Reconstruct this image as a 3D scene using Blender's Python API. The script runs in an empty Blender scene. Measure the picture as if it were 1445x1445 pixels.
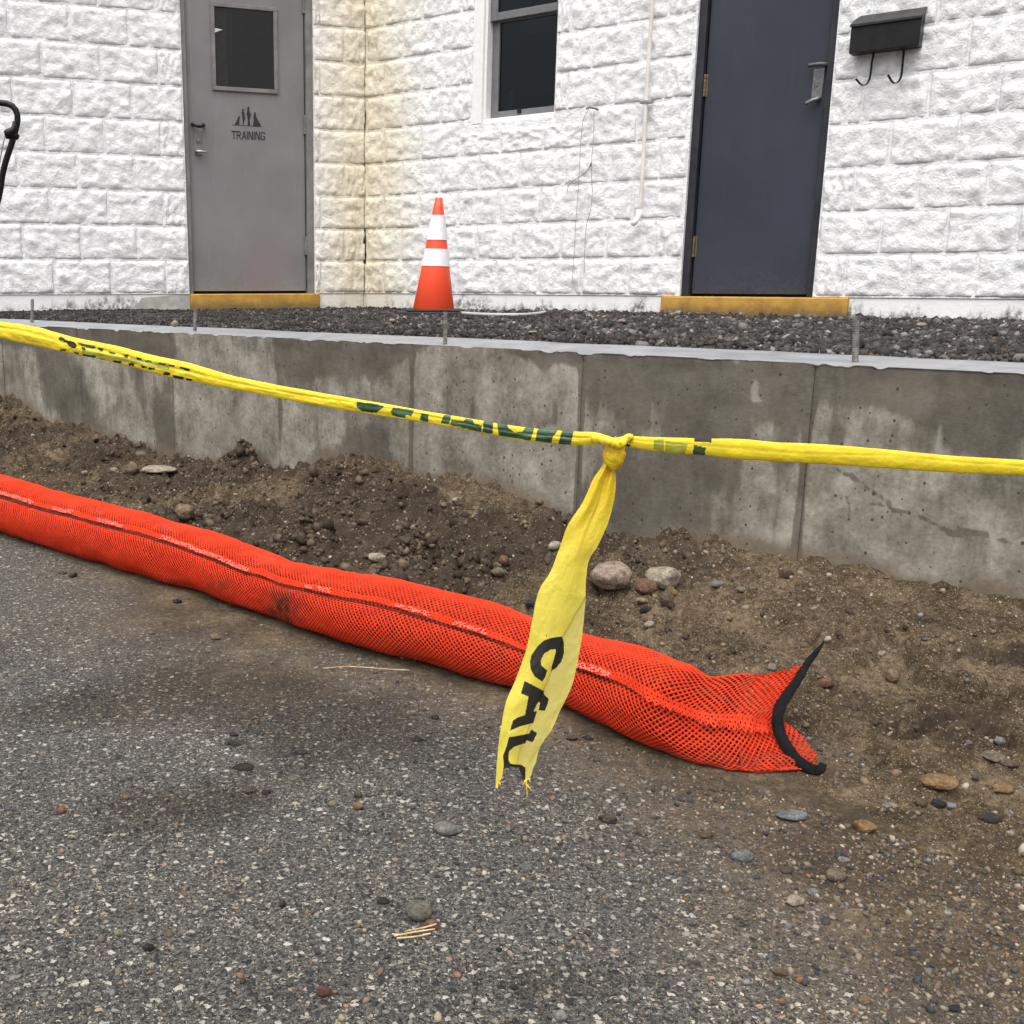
import bpy, bmesh, math, random
import numpy as np
from mathutils import Vector

random.seed(7)
RNG = np.random.default_rng(11)
SC = bpy.context.scene
COL = SC.collection

# ------------------------------------------------------------------ camera
F, CX, CY, HY, IMG = 1470.0, 500.0, 722.5, 396.0, 1445.0
CAM_H = 0.73
PITCH = math.atan((CY - HY) / F)
cam_data = bpy.data.cameras.new("camera")
cam_data.sensor_fit = 'HORIZONTAL'
cam_data.sensor_width = 36.0
cam_data.lens = 36.0 * F / IMG
cam_data.shift_x = (IMG / 2 - CX) / IMG          # the photograph is the right-hand part of a wider frame
cam_data.clip_start = 0.05
cam_data.clip_end = 800.0
cam = bpy.data.objects.new("camera", cam_data)
cam.location = (0, 0, CAM_H)
cam.rotation_euler = (math.pi / 2 - PITCH, 0, 0)
COL.objects.link(cam)
SC.camera = cam

# ------------------------------------------------------------------ overcast sky and soft sun
SUN_EL, SUN_AZ = math.radians(68), math.radians(205)
world = bpy.data.worlds.new("World")
SC.world = world
world.use_nodes = True
wn = world.node_tree
wn.nodes.clear()
sky = wn.nodes.new("ShaderNodeTexSky")
sky.sky_type = 'NISHITA'
sky.sun_disc = False
sky.sun_elevation = SUN_EL
sky.sun_rotation = SUN_AZ
sky.dust_density = 5.0
hs = wn.nodes.new("ShaderNodeHueSaturation")      # cloud cover takes the blue out of the sky
hs.inputs["Saturation"].default_value = 0.10
bg = wn.nodes.new("ShaderNodeBackground")
bg.inputs["Strength"].default_value = 0.10
wo = wn.nodes.new("ShaderNodeOutputWorld")
wn.links.new(sky.outputs[0], hs.inputs["Color"])
wn.links.new(hs.outputs[0], bg.inputs["Color"])
wn.links.new(bg.outputs[0], wo.inputs["Surface"])
sun_data = bpy.data.lights.new("sun", 'SUN')
sun_data.energy = 1.35
sun_data.angle = math.radians(80)
sun_data.color = (1.0, 0.97, 0.93)
sun = bpy.data.objects.new("sun", sun_data)
sd = Vector((math.sin(SUN_AZ) * math.cos(SUN_EL), math.cos(SUN_AZ) * math.cos(SUN_EL), math.sin(SUN_EL)))
sun.rotation_euler = sd.to_track_quat('Z', 'Y').to_euler()
sun.location = (0, 0, 10)
COL.objects.link(sun)
SC.view_settings.view_transform = 'Standard'
SC.view_settings.look = 'None'
SC.view_settings.gamma = 1.0
SC.view_settings.use_curve_mapping = False
SC.view_settings.exposure = 1.08

# ------------------------------------------------------------------ survey: measured sight lines to places
CAM = np.array([0, 0, CAM_H])
FWD = np.array([0, math.cos(PITCH), -math.sin(PITCH)])
UP = np.array([0, math.sin(PITCH), math.cos(PITCH)])
RT = np.array([1.0, 0, 0])


def ray(px, py):
    return FWD + RT * (px - CX) / F + UP * (CY - py) / F


def onz(px, py, z):
    d = ray(px, py)
    return CAM + d * (z - CAM_H) / d[2]


def ony(px, py, y):
    d = ray(px, py)
    return CAM + d * y / d[1]


def onp(px, py, p, n):
    d = ray(px, py)
    return CAM + d * np.dot(p - CAM, n) / np.dot(d, n)


def proj(P):
    v = np.asarray(P) - CAM
    dz = v @ FWD
    return CX + F * (v @ RT) / dz, CY - F * (v @ UP) / dz


def unit(v):
    return v / np.linalg.norm(v)


def hdir(x):
    d = ray(x, HY).copy()
    d[2] = 0
    return unit(d)


# ------------------------------------------------------------------ noise
def _hash(ix, iy, iz, seed):
    h = (ix.astype(np.uint32) * np.uint32(374761393) + iy.astype(np.uint32) * np.uint32(668265263)
         + iz.astype(np.uint32) * np.uint32(2246822519) + np.uint32((seed * 3266489917) & 0xffffffff))
    h = (h ^ (h >> np.uint32(13))) * np.uint32(1274126177)
    h = h ^ (h >> np.uint32(16))
    return h.astype(np.float64) / 4294967295.0


def vnoise(x, y, z=0.0, seed=0):
    x, y, z = np.broadcast_arrays(np.asarray(x, float), np.asarray(y, float), np.asarray(z, float))
    xi, yi, zi = np.floor(x).astype(np.int64), np.floor(y).astype(np.int64), np.floor(z).astype(np.int64)
    fx, fy, fz = x - xi, y - yi, z - zi
    fx, fy, fz = [f * f * f * (f * (f * 6 - 15) + 10) for f in (fx, fy, fz)]
    r = 0
    for dx in (0, 1):
        for dy in (0, 1):
            for dz in (0, 1):
                w = (fx if dx else 1 - fx) * (fy if dy else 1 - fy) * (fz if dz else 1 - fz)
                r = r + w * _hash(xi + dx, yi + dy, zi + dz, seed)
    return r * 2 - 1


def fbm(x, y, z=0.0, oct=4, seed=0, gain=0.5):
    r, a, f, t = 0, 1.0, 1.0, 0.0
    for o in range(oct):
        r = r + a * vnoise(np.asarray(x) * f + 17.3 * o, np.asarray(y) * f - 9.1 * o, np.asarray(z) * f + 3.7 * o, seed + o)
        t += a
        a *= gain
        f *= 2.03
    return r / t


def sstep(a, b, x):
    t = np.clip((np.asarray(x, float) - a) / (b - a), 0, 1)
    return t * t * (3 - 2 * t)


# ------------------------------------------------------------------ object helpers
def offset_of(parent):
    o = np.zeros(3)
    while parent is not None:
        o = o + np.array(parent.location)
        parent = parent.parent
    return o


def tag(o, label=None, cat=None, group=None, kind=None):
    if label: o["label"] = label
    if cat: o["category"] = cat
    if group: o["group"] = group
    if kind: o["kind"] = kind
    return o


def empty(name, loc, label=None, cat=None, group=None):
    o = bpy.data.objects.new(name, None)
    o.location = loc
    o.empty_display_size = 0.1
    COL.objects.link(o)
    return tag(o, label, cat, group)


def to_mesh(name, V, faces, mats, smooth=False, midx=None):
    me = bpy.data.meshes.new(name)
    V = np.asarray(V, float)
    if isinstance(faces, np.ndarray):
        n, k = faces.shape
        me.vertices.add(len(V))
        me.vertices.foreach_set("co", V.ravel())
        me.loops.add(n * k)
        me.loops.foreach_set("vertex_index", faces.ravel().astype(np.int32))
        me.polygons.add(n)
        me.polygons.foreach_set("loop_start", np.arange(0, n * k, k, dtype=np.int32))
        me.polygons.foreach_set("loop_total", np.full(n, k, dtype=np.int32))
        me.update(calc_edges=True)
    else:
        me.from_pydata([tuple(v) for v in V], [], [tuple(int(i) for i in f) for f in faces])
    for m in (mats if isinstance(mats, (list, tuple)) else [mats]):
        me.materials.append(m)
    if midx is not None:
        me.polygons.foreach_set("material_index", np.asarray(midx, np.int32))
    if smooth:
        me.polygons.foreach_set("use_smooth", np.ones(len(me.polygons), bool))
    me.update()
    return me


def build(name, V, faces, mats, parent=None, smooth=False, midx=None, attrs=None, bevel=0.0, origin=None):
    """one mesh object; V in world space"""
    V = np.asarray(V, float)
    o0 = np.zeros(3) if origin is None else np.asarray(origin, float)
    off = offset_of(parent)
    me = to_mesh(name, V - off - o0, faces, mats, smooth, midx)
    for k, a in (attrs or {}).items():
        a = np.asarray(a, np.float32)
        if a.ndim == 1:
            at = me.attributes.new(k, 'FLOAT', 'POINT')
            at.data.foreach_set("value", a)
        else:
            at = me.attributes.new(k, 'FLOAT_COLOR', 'POINT')
            at.data.foreach_set("color", a.ravel())
    o = bpy.data.objects.new(name, me)
    o.location = o0
    if parent is not None: o.parent = parent
    COL.objects.link(o)
    if bevel > 0:
        b = o.modifiers.new("bevel", 'BEVEL')
        b.width = bevel
        b.segments = 2
        b.limit_method = 'ANGLE'
    return o


class MB:
    def __init__(self):
        self.V, self.Fc, self.M = [], [], []

    def add(self, V, faces, m=0):
        k = len(self.V)
        self.V += [tuple(v) for v in V]
        for f in faces:
            self.Fc.append([i + k for i in f])
            self.M.append(m)
        return self

    def hexa(self, P, m=0):
        """8 corners: bottom loop then top loop"""
        return self.add(P, [(3, 2, 1, 0), (4, 5, 6, 7), (0, 1, 5, 4), (1, 2, 6, 5), (2, 3, 7, 6), (3, 0, 4, 7)], m)

    def box(self, fr, u0, u1, z0, z1, w0, w1, m=0):
        return self.hexa([fr(u0, z0, w0), fr(u1, z0, w0), fr(u1, z0, w1), fr(u0, z0, w1),
                          fr(u0, z1, w0), fr(u1, z1, w0), fr(u1, z1, w1), fr(u0, z1, w1)], m)

    def tube(self, pts, r, n=10, m=0, cap=True):
        pts = np.asarray(pts, float)
        K = len(pts)
        rr = np.full(K, r) if np.isscalar(r) else np.asarray(r, float)
        T = np.gradient(pts, axis=0)
        T /= np.linalg.norm(T, axis=1)[:, None]
        a = np.array([0, 0, 1.0]) if abs(T[0][2]) < 0.9 else np.array([1.0, 0, 0])
        n1 = unit(np.cross(T[0], a))
        V = []
        for i in range(K):
            n1 = unit(n1 - T[i] * np.dot(n1, T[i]))
            n2 = np.cross(T[i], n1)
            for k in range(n):
                t = 2 * math.pi * k / n
                V.append(pts[i] + rr[i] * (math.cos(t) * n1 + math.sin(t) * n2))
        fc = [(i * n + k, i * n + (k + 1) % n, (i + 1) * n + (k + 1) % n, (i + 1) * n + k) for i in range(K - 1) for k in range(n)]
        if cap:
            fc += [tuple(range(n - 1, -1, -1)), tuple((K - 1) * n + k for k in range(n))]
        return self.add(V, fc, m)

    def out(self, name, mats, parent=None, smooth=False, bevel=0.0, origin=None):
        o = build(name, self.V, self.Fc, mats, parent, smooth, self.M, None, bevel, origin)
        bm = bmesh.new()
        bm.from_mesh(o.data)
        bmesh.ops.recalc_face_normals(bm, faces=bm.faces)
        bm.to_mesh(o.data)
        bm.free()
        return o


def spline(pts, n):
    """Catmull-Rom resample of any-dimensional points, even in chord length"""
    P = np.asarray(pts, float)
    d = np.r_[0, np.cumsum(np.linalg.norm(np.diff(P, axis=0), axis=1))]
    t = np.linspace(0, d[-1], n)
    G = np.gradient(P, d, axis=0)
    i = np.clip(np.searchsorted(d, t, 'right') - 1, 0, len(P) - 2)
    h = (d[i + 1] - d[i])[:, None]
    x = ((t - d[i]) / (d[i + 1] - d[i]))[:, None]
    return ((2 * x**3 - 3 * x**2 + 1) * P[i] + (x**3 - 2 * x**2 + x) * h * G[i]
            + (-2 * x**3 + 3 * x**2) * P[i + 1] + (x**3 - x**2) * h * G[i + 1])


def grid_faces(nu, nv, wrap=False):
    i, j = np.meshgrid(np.arange(nu - 1), np.arange(nv if wrap else nv - 1), indexing='ij')
    j2 = (j + 1) % nv
    return np.stack([i * nv + j, (i + 1) * nv + j, (i + 1) * nv + j2, i * nv + j2], -1).reshape(-1, 4)


def in_poly(x, y, poly):
    x, y = np.asarray(x), np.asarray(y)
    r = np.zeros(x.shape, bool)
    n = len(poly)
    for i in range(n):
        x0, y0 = poly[i]
        x1, y1 = poly[(i + 1) % n]
        if y0 == y1: continue
        c = (y0 > y) != (y1 > y)
        r ^= c & (x < (x1 - x0) * (y - y0) / (y1 - y0) + x0)
    return r


# ------------------------------------------------------------------ materials
class NT:
    def __init__(self, name):
        self.m = bpy.data.materials.new(name)
        self.m.use_nodes = True
        self.t = self.m.node_tree
        self.b = self.t.nodes["Principled BSDF"]
        self.out = self.t.nodes["Material Output"]

    def n(self, typ, props=None, **inp):
        nd = self.t.nodes.new("ShaderNode" + typ)
        for k, v in (props or {}).items(): setattr(nd, k, v)
        for k, v in inp.items():
            key = k.replace("_", " ")
            s = nd.inputs[int(k[1:])] if (k[0] == 'i' and k[1:].isdigit()) else nd.inputs[key]
            self.put(s, v)
        return nd

    def put(self, s, v):
        if isinstance(v, bpy.types.NodeSocket): self.t.links.new(v, s)
        elif isinstance(v, bpy.types.Node): self.t.links.new(v.outputs[0], s)
        else:
            if isinstance(v, (tuple, list)) and len(v) == 3 and len(s.default_value) == 4: v = (*v, 1)
            s.default_value = v

    def set(self, **k):
        for a, v in k.items(): self.put(self.b.inputs[a.replace("_", " ")], v)

    def pos(self): return self.n("NewGeometry").outputs["Position"]

    def obj(self): return self.n("TexCoord").outputs["Object"]

    def noise(self, vec, scale, detail=4.0, rough=0.55, dist=0.0):
        return self.n("TexNoise", Vector=vec, Scale=scale, Detail=detail, Roughness=rough, Distortion=dist).outputs["Fac"]

    def vor(self, vec, scale, feat='F1', rnd=1.0):
        return self.n("TexVoronoi", {"feature": feat}, Vector=vec, Scale=scale, Randomness=rnd)

    def ramp(self, fac, stops, interp='LINEAR'):
        nd = self.n("ValToRGB", Fac=fac)
        cr = nd.color_ramp
        cr.interpolation = interp
        while len(cr.elements) < len(stops): cr.elements.new(0.5)
        for e, (p, c) in zip(cr.elements, stops):
            e.position = p
            e.color = (c, c, c, 1) if np.isscalar(c) else (*c, 1)
        return nd.outputs["Color"]

    def mix(self, f, a, b, mode='MIX'):
        nd = self.t.nodes.new("ShaderNodeMix")
        nd.data_type = 'RGBA'
        nd.blend_type = mode
        self.put(nd.inputs[0], f)
        self.put(nd.inputs[6], a)
        self.put(nd.inputs[7], b)
        return nd.outputs[2]

    def math(self, op, a, b=0.0, c=None, clamp=False):
        nd = self.t.nodes.new("ShaderNodeMath")
        nd.operation = op
        nd.use_clamp = clamp
        self.put(nd.inputs[0], a)
        self.put(nd.inputs[1], b)
        if c is not None: self.put(nd.inputs[2], c)
        return nd.outputs[0]

    def rng(self, v, a, b, c=0.0, d=1.0, smooth=True):
        return self.n("MapRange", {"interpolation_type": 'SMOOTHSTEP' if smooth else 'LINEAR'},
                      Value=v, i1=a, i2=b, i3=c, i4=d).outputs[0]

    def attr(self, name, out="Fac"): return self.n("Attribute", {"attribute_name": name}).outputs[out]

    def bump(self, h, strength=0.5, dist=0.01, normal=None):
        nd = self.n("Bump", Height=h, Strength=strength, Distance=dist)
        if normal is not None: self.put(nd.inputs["Normal"], normal)
        return nd.outputs[0]

    def rand(self): return self.n("ObjectInfo").outputs["Random"]


def scaled(T, vec, s):
    return T.n("Mapping", Vector=vec, Scale=s).outputs[0]


def simple(name, col, rough=0.5, metal=0.0, var=0.15, scale=30.0, bump=0.0, spec=0.5):
    T = NT(name)
    v = T.pos()
    n1 = T.noise(v, scale, 5)
    lo = tuple(c * (1 - var) for c in col)
    hi = tuple(min(1, c * (1 + var)) for c in col)
    T.set(Base_Color=T.mix(T.rng(n1, 0.3, 0.7), lo, hi), Metallic=metal,
          Roughness=T.rng(T.noise(v, scale * 0.4, 3), 0.2, 0.8, max(0, rough - 0.1), min(1, rough + 0.1)))
    T.b.inputs["Specular IOR Level"].default_value = spec
    if bump: T.set(Normal=T.bump(T.noise(v, scale * 4, 4), bump, 0.002))
    return T.m

# ------------------------------------------------------------------ where the walls stand
COURSE = 0.2032
_t = lambda y: ray(515, y)[2] / ray(515, y)[1]
_D = COURSE / (_t(413.6 - 44.2) - _t(413.6))
P0 = ony(515, 413.6, _D)
ZB = P0[2]                                   # underside of the lowest course, 0.65 m
P0 = np.array([P0[0], P0[1], 0.0])           # foot of the inside corner
tA, tB = -hdir(4600), -hdir(-1450)
nA = np.array([-tA[1], tA[0], 0.0]); nA *= np.sign(np.dot(nA, CAM - P0))
nB = np.array([-tB[1], tB[0], 0.0]); nB *= np.sign(np.dot(nB, CAM - P0))
Z3 = np.array([0, 0, 1.0])
frA = lambda u, z, w: P0 + u * tA + w * nA + z * Z3
frB = lambda u, z, w: P0 + u * tB + w * nB + z * Z3


def uzA(px, py, w=0.0):
    q = onp(px, py, P0 + w * nA, nA) - P0
    return float(q @ tA), float(q[2])


def uzB(px, py, w=0.0):
    q = onp(px, py, P0 + w * nB, nB) - P0
    return float(q @ tB), float(q[2])


ZT = 0.545                                   # top of the retaining wall
W0, W1 = onz(1445, 527, ZT), onz(36, 459, ZT)
tW = unit(W1 - W0)
nW = np.array([-tW[1], tW[0], 0.0]); nW *= np.sign(np.dot(nW, CAM - W0))
W0 = np.array([W0[0], W0[1], 0.0])
frW = lambda s, z, w: W0 + s * tW + w * nW + z * Z3
WTH = 0.36


def szW(px, py, w=0.0):
    q = onp(px, py, W0 + w * nW, nW) - W0
    return float(q @ tW), float(q[2])


# ------------------------------------------------------------------ materials
def corner_stain(T):
    """tan run-off stain that fans out from the inside corner"""
    p = T.pos()
    sub = T.n("VectorMath", {"operation": 'MULTIPLY'}, i0=p, i1=(1, 1, 0)).outputs[0]
    d = T.n("VectorMath", {"operation": 'DISTANCE'}, i0=sub, i1=tuple(P0)).outputs["Value"]
    wob = T.math('MULTIPLY_ADD', T.noise(p, 3.5, 5), 0.30, -0.15)
    return T.rng(T.math('ADD', d, wob), 0.62, 0.02)


def mat_block():
    T = NT("painted split face block")
    p = T.pos()
    n1 = T.noise(p, 26, 8, 0.62)
    n2 = T.noise(p, 7, 4)
    base = T.mix(T.rng(n1, 0.38, 0.62), (0.77, 0.77, 0.78), (0.92, 0.92, 0.925))
    base = T.mix(T.math('MULTIPLY', T.rng(n2, 0.62, 0.8), 0.35), base, (0.74, 0.73, 0.66))
    pits = T.rng(T.noise(p, 48, 6, 0.72), 0.60, 0.74)
    base = T.mix(T.math('MULTIPLY', pits, 0.45), base, (0.36, 0.35, 0.34))
    st = corner_stain(T)
    base = T.mix(T.math('MULTIPLY', st, 0.8), base, T.mix(T.noise(p, 9, 6), (0.70, 0.57, 0.36), (0.84, 0.76, 0.58)))
    mil = T.math('MULTIPLY', T.rng(st, 0.72, 0.95), T.rng(T.noise(scaled(T, p, (1, 1, 0.5)), 14, 7, 0.7), 0.50, 0.66))
    base = T.mix(T.math('MULTIPLY', mil, 0.38), base, (0.20, 0.15, 0.08))
    T.set(Base_Color=base, Roughness=0.62)
    h = T.math('ADD', T.noise(p, 22, 9, 0.68), T.math('MULTIPLY', T.noise(p, 90, 6, 0.7), 0.35))
    T.set(Normal=T.bump(h, 0.8, 0.023))
    return T.m


def mat_foundation():
    T = NT("painted foundation band")
    p = T.pos()
    z = T.n("SeparateXYZ", Vector=p).outputs[2]
    base = T.mix(T.noise(p, 12, 6), (0.74, 0.74, 0.75), (0.86, 0.86, 0.86))
    streak = T.noise(scaled(T, p, (1, 1, 0.25)), 17, 6, 0.68)
    lim = T.math('MULTIPLY_ADD', streak, 0.28, 0.465)      # height to which the mildew climbs
    lim = T.math('ADD', lim, T.math('MULTIPLY_ADD', T.noise(p, 1.9, 2), 0.22, -0.115))
    f = T.rng(T.math('SUBTRACT', lim, z), -0.015, 0.06)
    f = T.math('MULTIPLY', f, T.rng(T.noise(p, 38, 7, 0.72), 0.36, 0.60))
    base = T.mix(T.math('MULTIPLY', f, 0.9), base, (0.10, 0.095, 0.075))
    base = T.mix(T.math('MULTIPLY', corner_stain(T), 0.7), base, (0.62, 0.55, 0.40))
    T.set(Base_Color=base, Roughness=0.65, Normal=T.bump(T.noise(p, 60, 7), 0.4, 0.006))
    return T.m


def mat_doorpaint(name, col, blotch):
    T = NT(name)
    p = T.pos()
    n1 = T.noise(p, 3.0, 5)
    b = T.mix(T.rng(n1, 0.3, 0.7), tuple(c * 0.90 for c in col), tuple(c * 1.10 for c in col))
    b = T.mix(T.math('MULTIPLY', T.rng(T.noise(p, 120, 6, 0.7), 0.68, 0.78), 0.5), b, tuple(c * 0.45 for c in col))
    zc = T.n("SeparateXYZ", Vector=p).outputs[2]         # splashed grime along the foot, rubbed streaks higher up
    gr = T.math('MULTIPLY', T.rng(T.math('ADD', zc, T.math('MULTIPLY_ADD', T.noise(scaled(T, p, (1, 1, .3)), 14, 5), 0.3, -0.15)), 0.95, 0.62), T.rng(T.noise(p, 60, 6, 0.7), 0.4, 0.65))
    b = T.mix(T.math('MULTIPLY', gr, 0.28), b, (0.10, 0.092, 0.08))
    b = T.mix(T.math('MULTIPLY', T.rng(T.noise(scaled(T, p, (1, 1, .06)), 30, 4, 0.6), 0.60, 0.70), 0.22), b, tuple(min(1, c * 1.55) for c in col))
    c0, c1, cc = blotch          # a rubbed patch at this place
    d = T.n("VectorMath", {"operation": 'DISTANCE'}, i0=p, i1=tuple(c0)).outputs["Value"]
    b = T.mix(T.math('MULTIPLY', T.rng(T.math('ADD', d, T.math('MULTIPLY_ADD', T.noise(p, 6, 3), 0.2, -0.1)), c1, 0.02), 0.20), b, cc)
    T.set(Base_Color=b, Roughness=T.rng(T.noise(p, 9, 4), 0.2, 0.8, 0.42, 0.6))
    T.b.inputs["Specular IOR Level"].default_value = 0.25
    T.set(Normal=T.bump(T.noise(p, 160, 3), 0.12, 0.001))
    return T.m


def mat_glass():
    T = NT("dark window glass")
    tr = T.n("BsdfTransparent", Color=(0.42, 0.45, 0.47))
    gl = T.n("BsdfGlossy", Color=(0.8, 0.85, 0.9), Roughness=0.04)
    fr = T.n("Fresnel", IOR=1.36)
    mx = T.n("MixShader", i0=fr, i1=tr, i2=gl)
    T.t.links.new(mx.outputs[0], T.out.inputs["Surface"])
    return T.m


def mat_concrete():
    T = NT("cast concrete")
    p = T.pos()
    ps = scaled(T, p, (1, 1, 0.22))
    n1 = T.noise(p, 5.5, 8, 0.62)
    n2 = T.noise(ps, 24, 6, 0.65)                      # run-off streaks
    n3 = T.noise(p, 85, 5, 0.7)
    v = T.math('ADD', T.math('MULTIPLY', n1, 0.55), T.math('MULTIPLY', n2, 0.20))
    v = T.math('ADD', v, T.math('MULTIPLY', T.noise(p, 17, 7, 0.68), 0.25))
    v = T.math('ADD', v, T.math('MULTIPLY_ADD', n3, 0.26, -0.13))
    dry = T.ramp(v, [(0.38, (0.098, 0.088, 0.070)), (0.5, (0.215, 0.197, 0.160)), (0.62, (0.37, 0.347, 0.297))])
    wetc = T.ramp(v, [(0.34, (0.055, 0.048, 0.037)), (0.5, (0.105, 0.094, 0.074)), (0.68, (0.17, 0.155, 0.128))])
    wet = T.attr("wet")
    edge = T.math('ADD', wet, T.math('MULTIPLY_ADD', T.noise(ps, 38, 6, 0.7), 0.55, -0.275))
    wf = T.rng(edge, 0.36, 0.60)
    b = T.mix(wf, dry, wetc)
    pale = T.attr("pale")
    pf = T.rng(T.math('ADD', pale, T.math('MULTIPLY_ADD', T.noise(ps, 45, 6, 0.7), 0.7, -0.35)), 0.42, 0.75)
    b = T.mix(T.math('MULTIPLY', pf, 0.5), b, (0.40, 0.39, 0.355))
    brn = T.rng(T.noise(p, 2.7, 7, 0.66), 0.50, 0.66)
    b = T.mix(T.math('MULTIPLY', brn, 0.42), b, T.mix(n2, (0.075, 0.060, 0.042), (0.17, 0.135, 0.095)))
    b = T.mix(T.attr("soil"), b, T.mix(n3, (0.10, 0.072, 0.046), (0.19, 0.15, 0.105)))
    bug = T.vor(scaled(T, p, (1, 1, 0.75)), 62)                                   # bug holes
    pick = T.math('GREATER_THAN', T.n("SeparateColor", Color=bug.outputs["Color"]).outputs[0], 0.30)
    size = T.math('MULTIPLY', T.n("SeparateColor", Color=bug.outputs["Color"]).outputs[1], 0.21)
    hole = T.math('MULTIPLY', T.math('LESS_THAN', bug.outputs["Distance"], size), pick)
    hole = T.math('MULTIPLY', hole, T.math('GREATER_THAN', T.noise(p, 2.4, 2), 0.38))
    b = T.mix(T.math('MULTIPLY', hole, 0.85), b, (0.03, 0.027, 0.022))
    T.set(Base_Color=b, Roughness=T.math('MULTIPLY_ADD', wf, -0.22, 0.82))
    h = T.math('ADD', T.math('MULTIPLY', T.noise(p, 120, 6, 0.7), 0.35), T.math('MULTIPLY', n1, 0.6))
    h = T.math('SUBTRACT', h, T.math('MULTIPLY', hole, 0.9))
    T.set(Normal=T.bump(h, 0.5, 0.006))
    return T.m


def mat_concrete_top():
    T = NT("trowelled concrete top")
    p = T.pos()
    b = T.mix(T.rng(T.noise(p, 9, 7, 0.65), 0.3, 0.7), (0.18, 0.185, 0.195), (0.275, 0.28, 0.292))
    b = T.mix(T.rng(T.noise(p, 60, 5, 0.7), 0.70, 0.78), b, (0.14, 0.125, 0.10))
    T.set(Base_Color=b, Roughness=0.5, Normal=T.bump(T.noise(p, 50, 6), 0.25, 0.004))
    return T.m


def soil_cols(T, p):
    n1 = T.noise(p, 7, 7, 0.62)
    n2 = T.noise(p, 62, 7, 0.72)
    n3 = T.noise(p, 230, 5, 0.8)
    v = T.math('ADD', T.math('MULTIPLY', n1, 0.36), T.math('MULTIPLY', n2, 0.34))
    v = T.math('ADD', v, T.math('MULTIPLY', n3, 0.30))
    return T.ramp(v, [(0.39, (0.020, 0.0135, 0.008)), (0.5, (0.078, 0.055, 0.0335)), (0.61, (0.215, 0.160, 0.103))]), n1, n2


def mat_soil():
    T = NT("damp sandy soil")
    p = T.pos()
    b, n1, n2 = soil_cols(T, p)
    damp = T.attr("damp")
    df = T.rng(T.math('ADD', damp, T.math('MULTIPLY_ADD', T.noise(p, 16, 6, 0.7), 0.6, -0.3)), 0.3, 0.7)
    b = T.mix(T.math('MULTIPLY', df, 0.72), b, T.mix(n2, (0.020, 0.015, 0.011), (0.062, 0.046, 0.033)))
    gr = T.vor(p, 210)
    gc = T.n("SeparateColor", Color=gr.outputs["Color"])
    g = T.math('MULTIPLY', T.math('GREATER_THAN', gc.outputs[0], 0.86), T.math('LESS_THAN', gr.outputs["Distance"], 0.34))
    b = T.mix(T.math('MULTIPLY', g, 0.7), b, T.mix(gc.outputs[1], (0.17, 0.13, 0.09), (0.33, 0.28, 0.22)))
    g2 = T.vor(p, 430)
    gc2 = T.n("SeparateColor", Color=g2.outputs["Color"])
    gg = T.math('MULTIPLY', T.math('MULTIPLY', T.math('GREATER_THAN', gc2.outputs[0], 0.80), T.math('LESS_THAN', g2.outputs["Distance"], 0.36)), T.math('SUBTRACT', 1.0, df))
    b = T.mix(T.math('MULTIPLY', gg, 0.8), b, T.mix(gc2.outputs[1], (0.20, 0.145, 0.09), (0.46, 0.38, 0.27)))
    T.set(Base_Color=b, Roughness=T.math('MULTIPLY_ADD', df, -0.2, 0.92))
    T.b.inputs["Specular IOR Level"].default_value = 0.12
    h = T.math('ADD', T.noise(p, 120, 8, 0.72), T.math('MULTIPLY', g, 0.5))
    T.set(Normal=T.bump(h, 0.9, 0.009))
    return T.m


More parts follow.
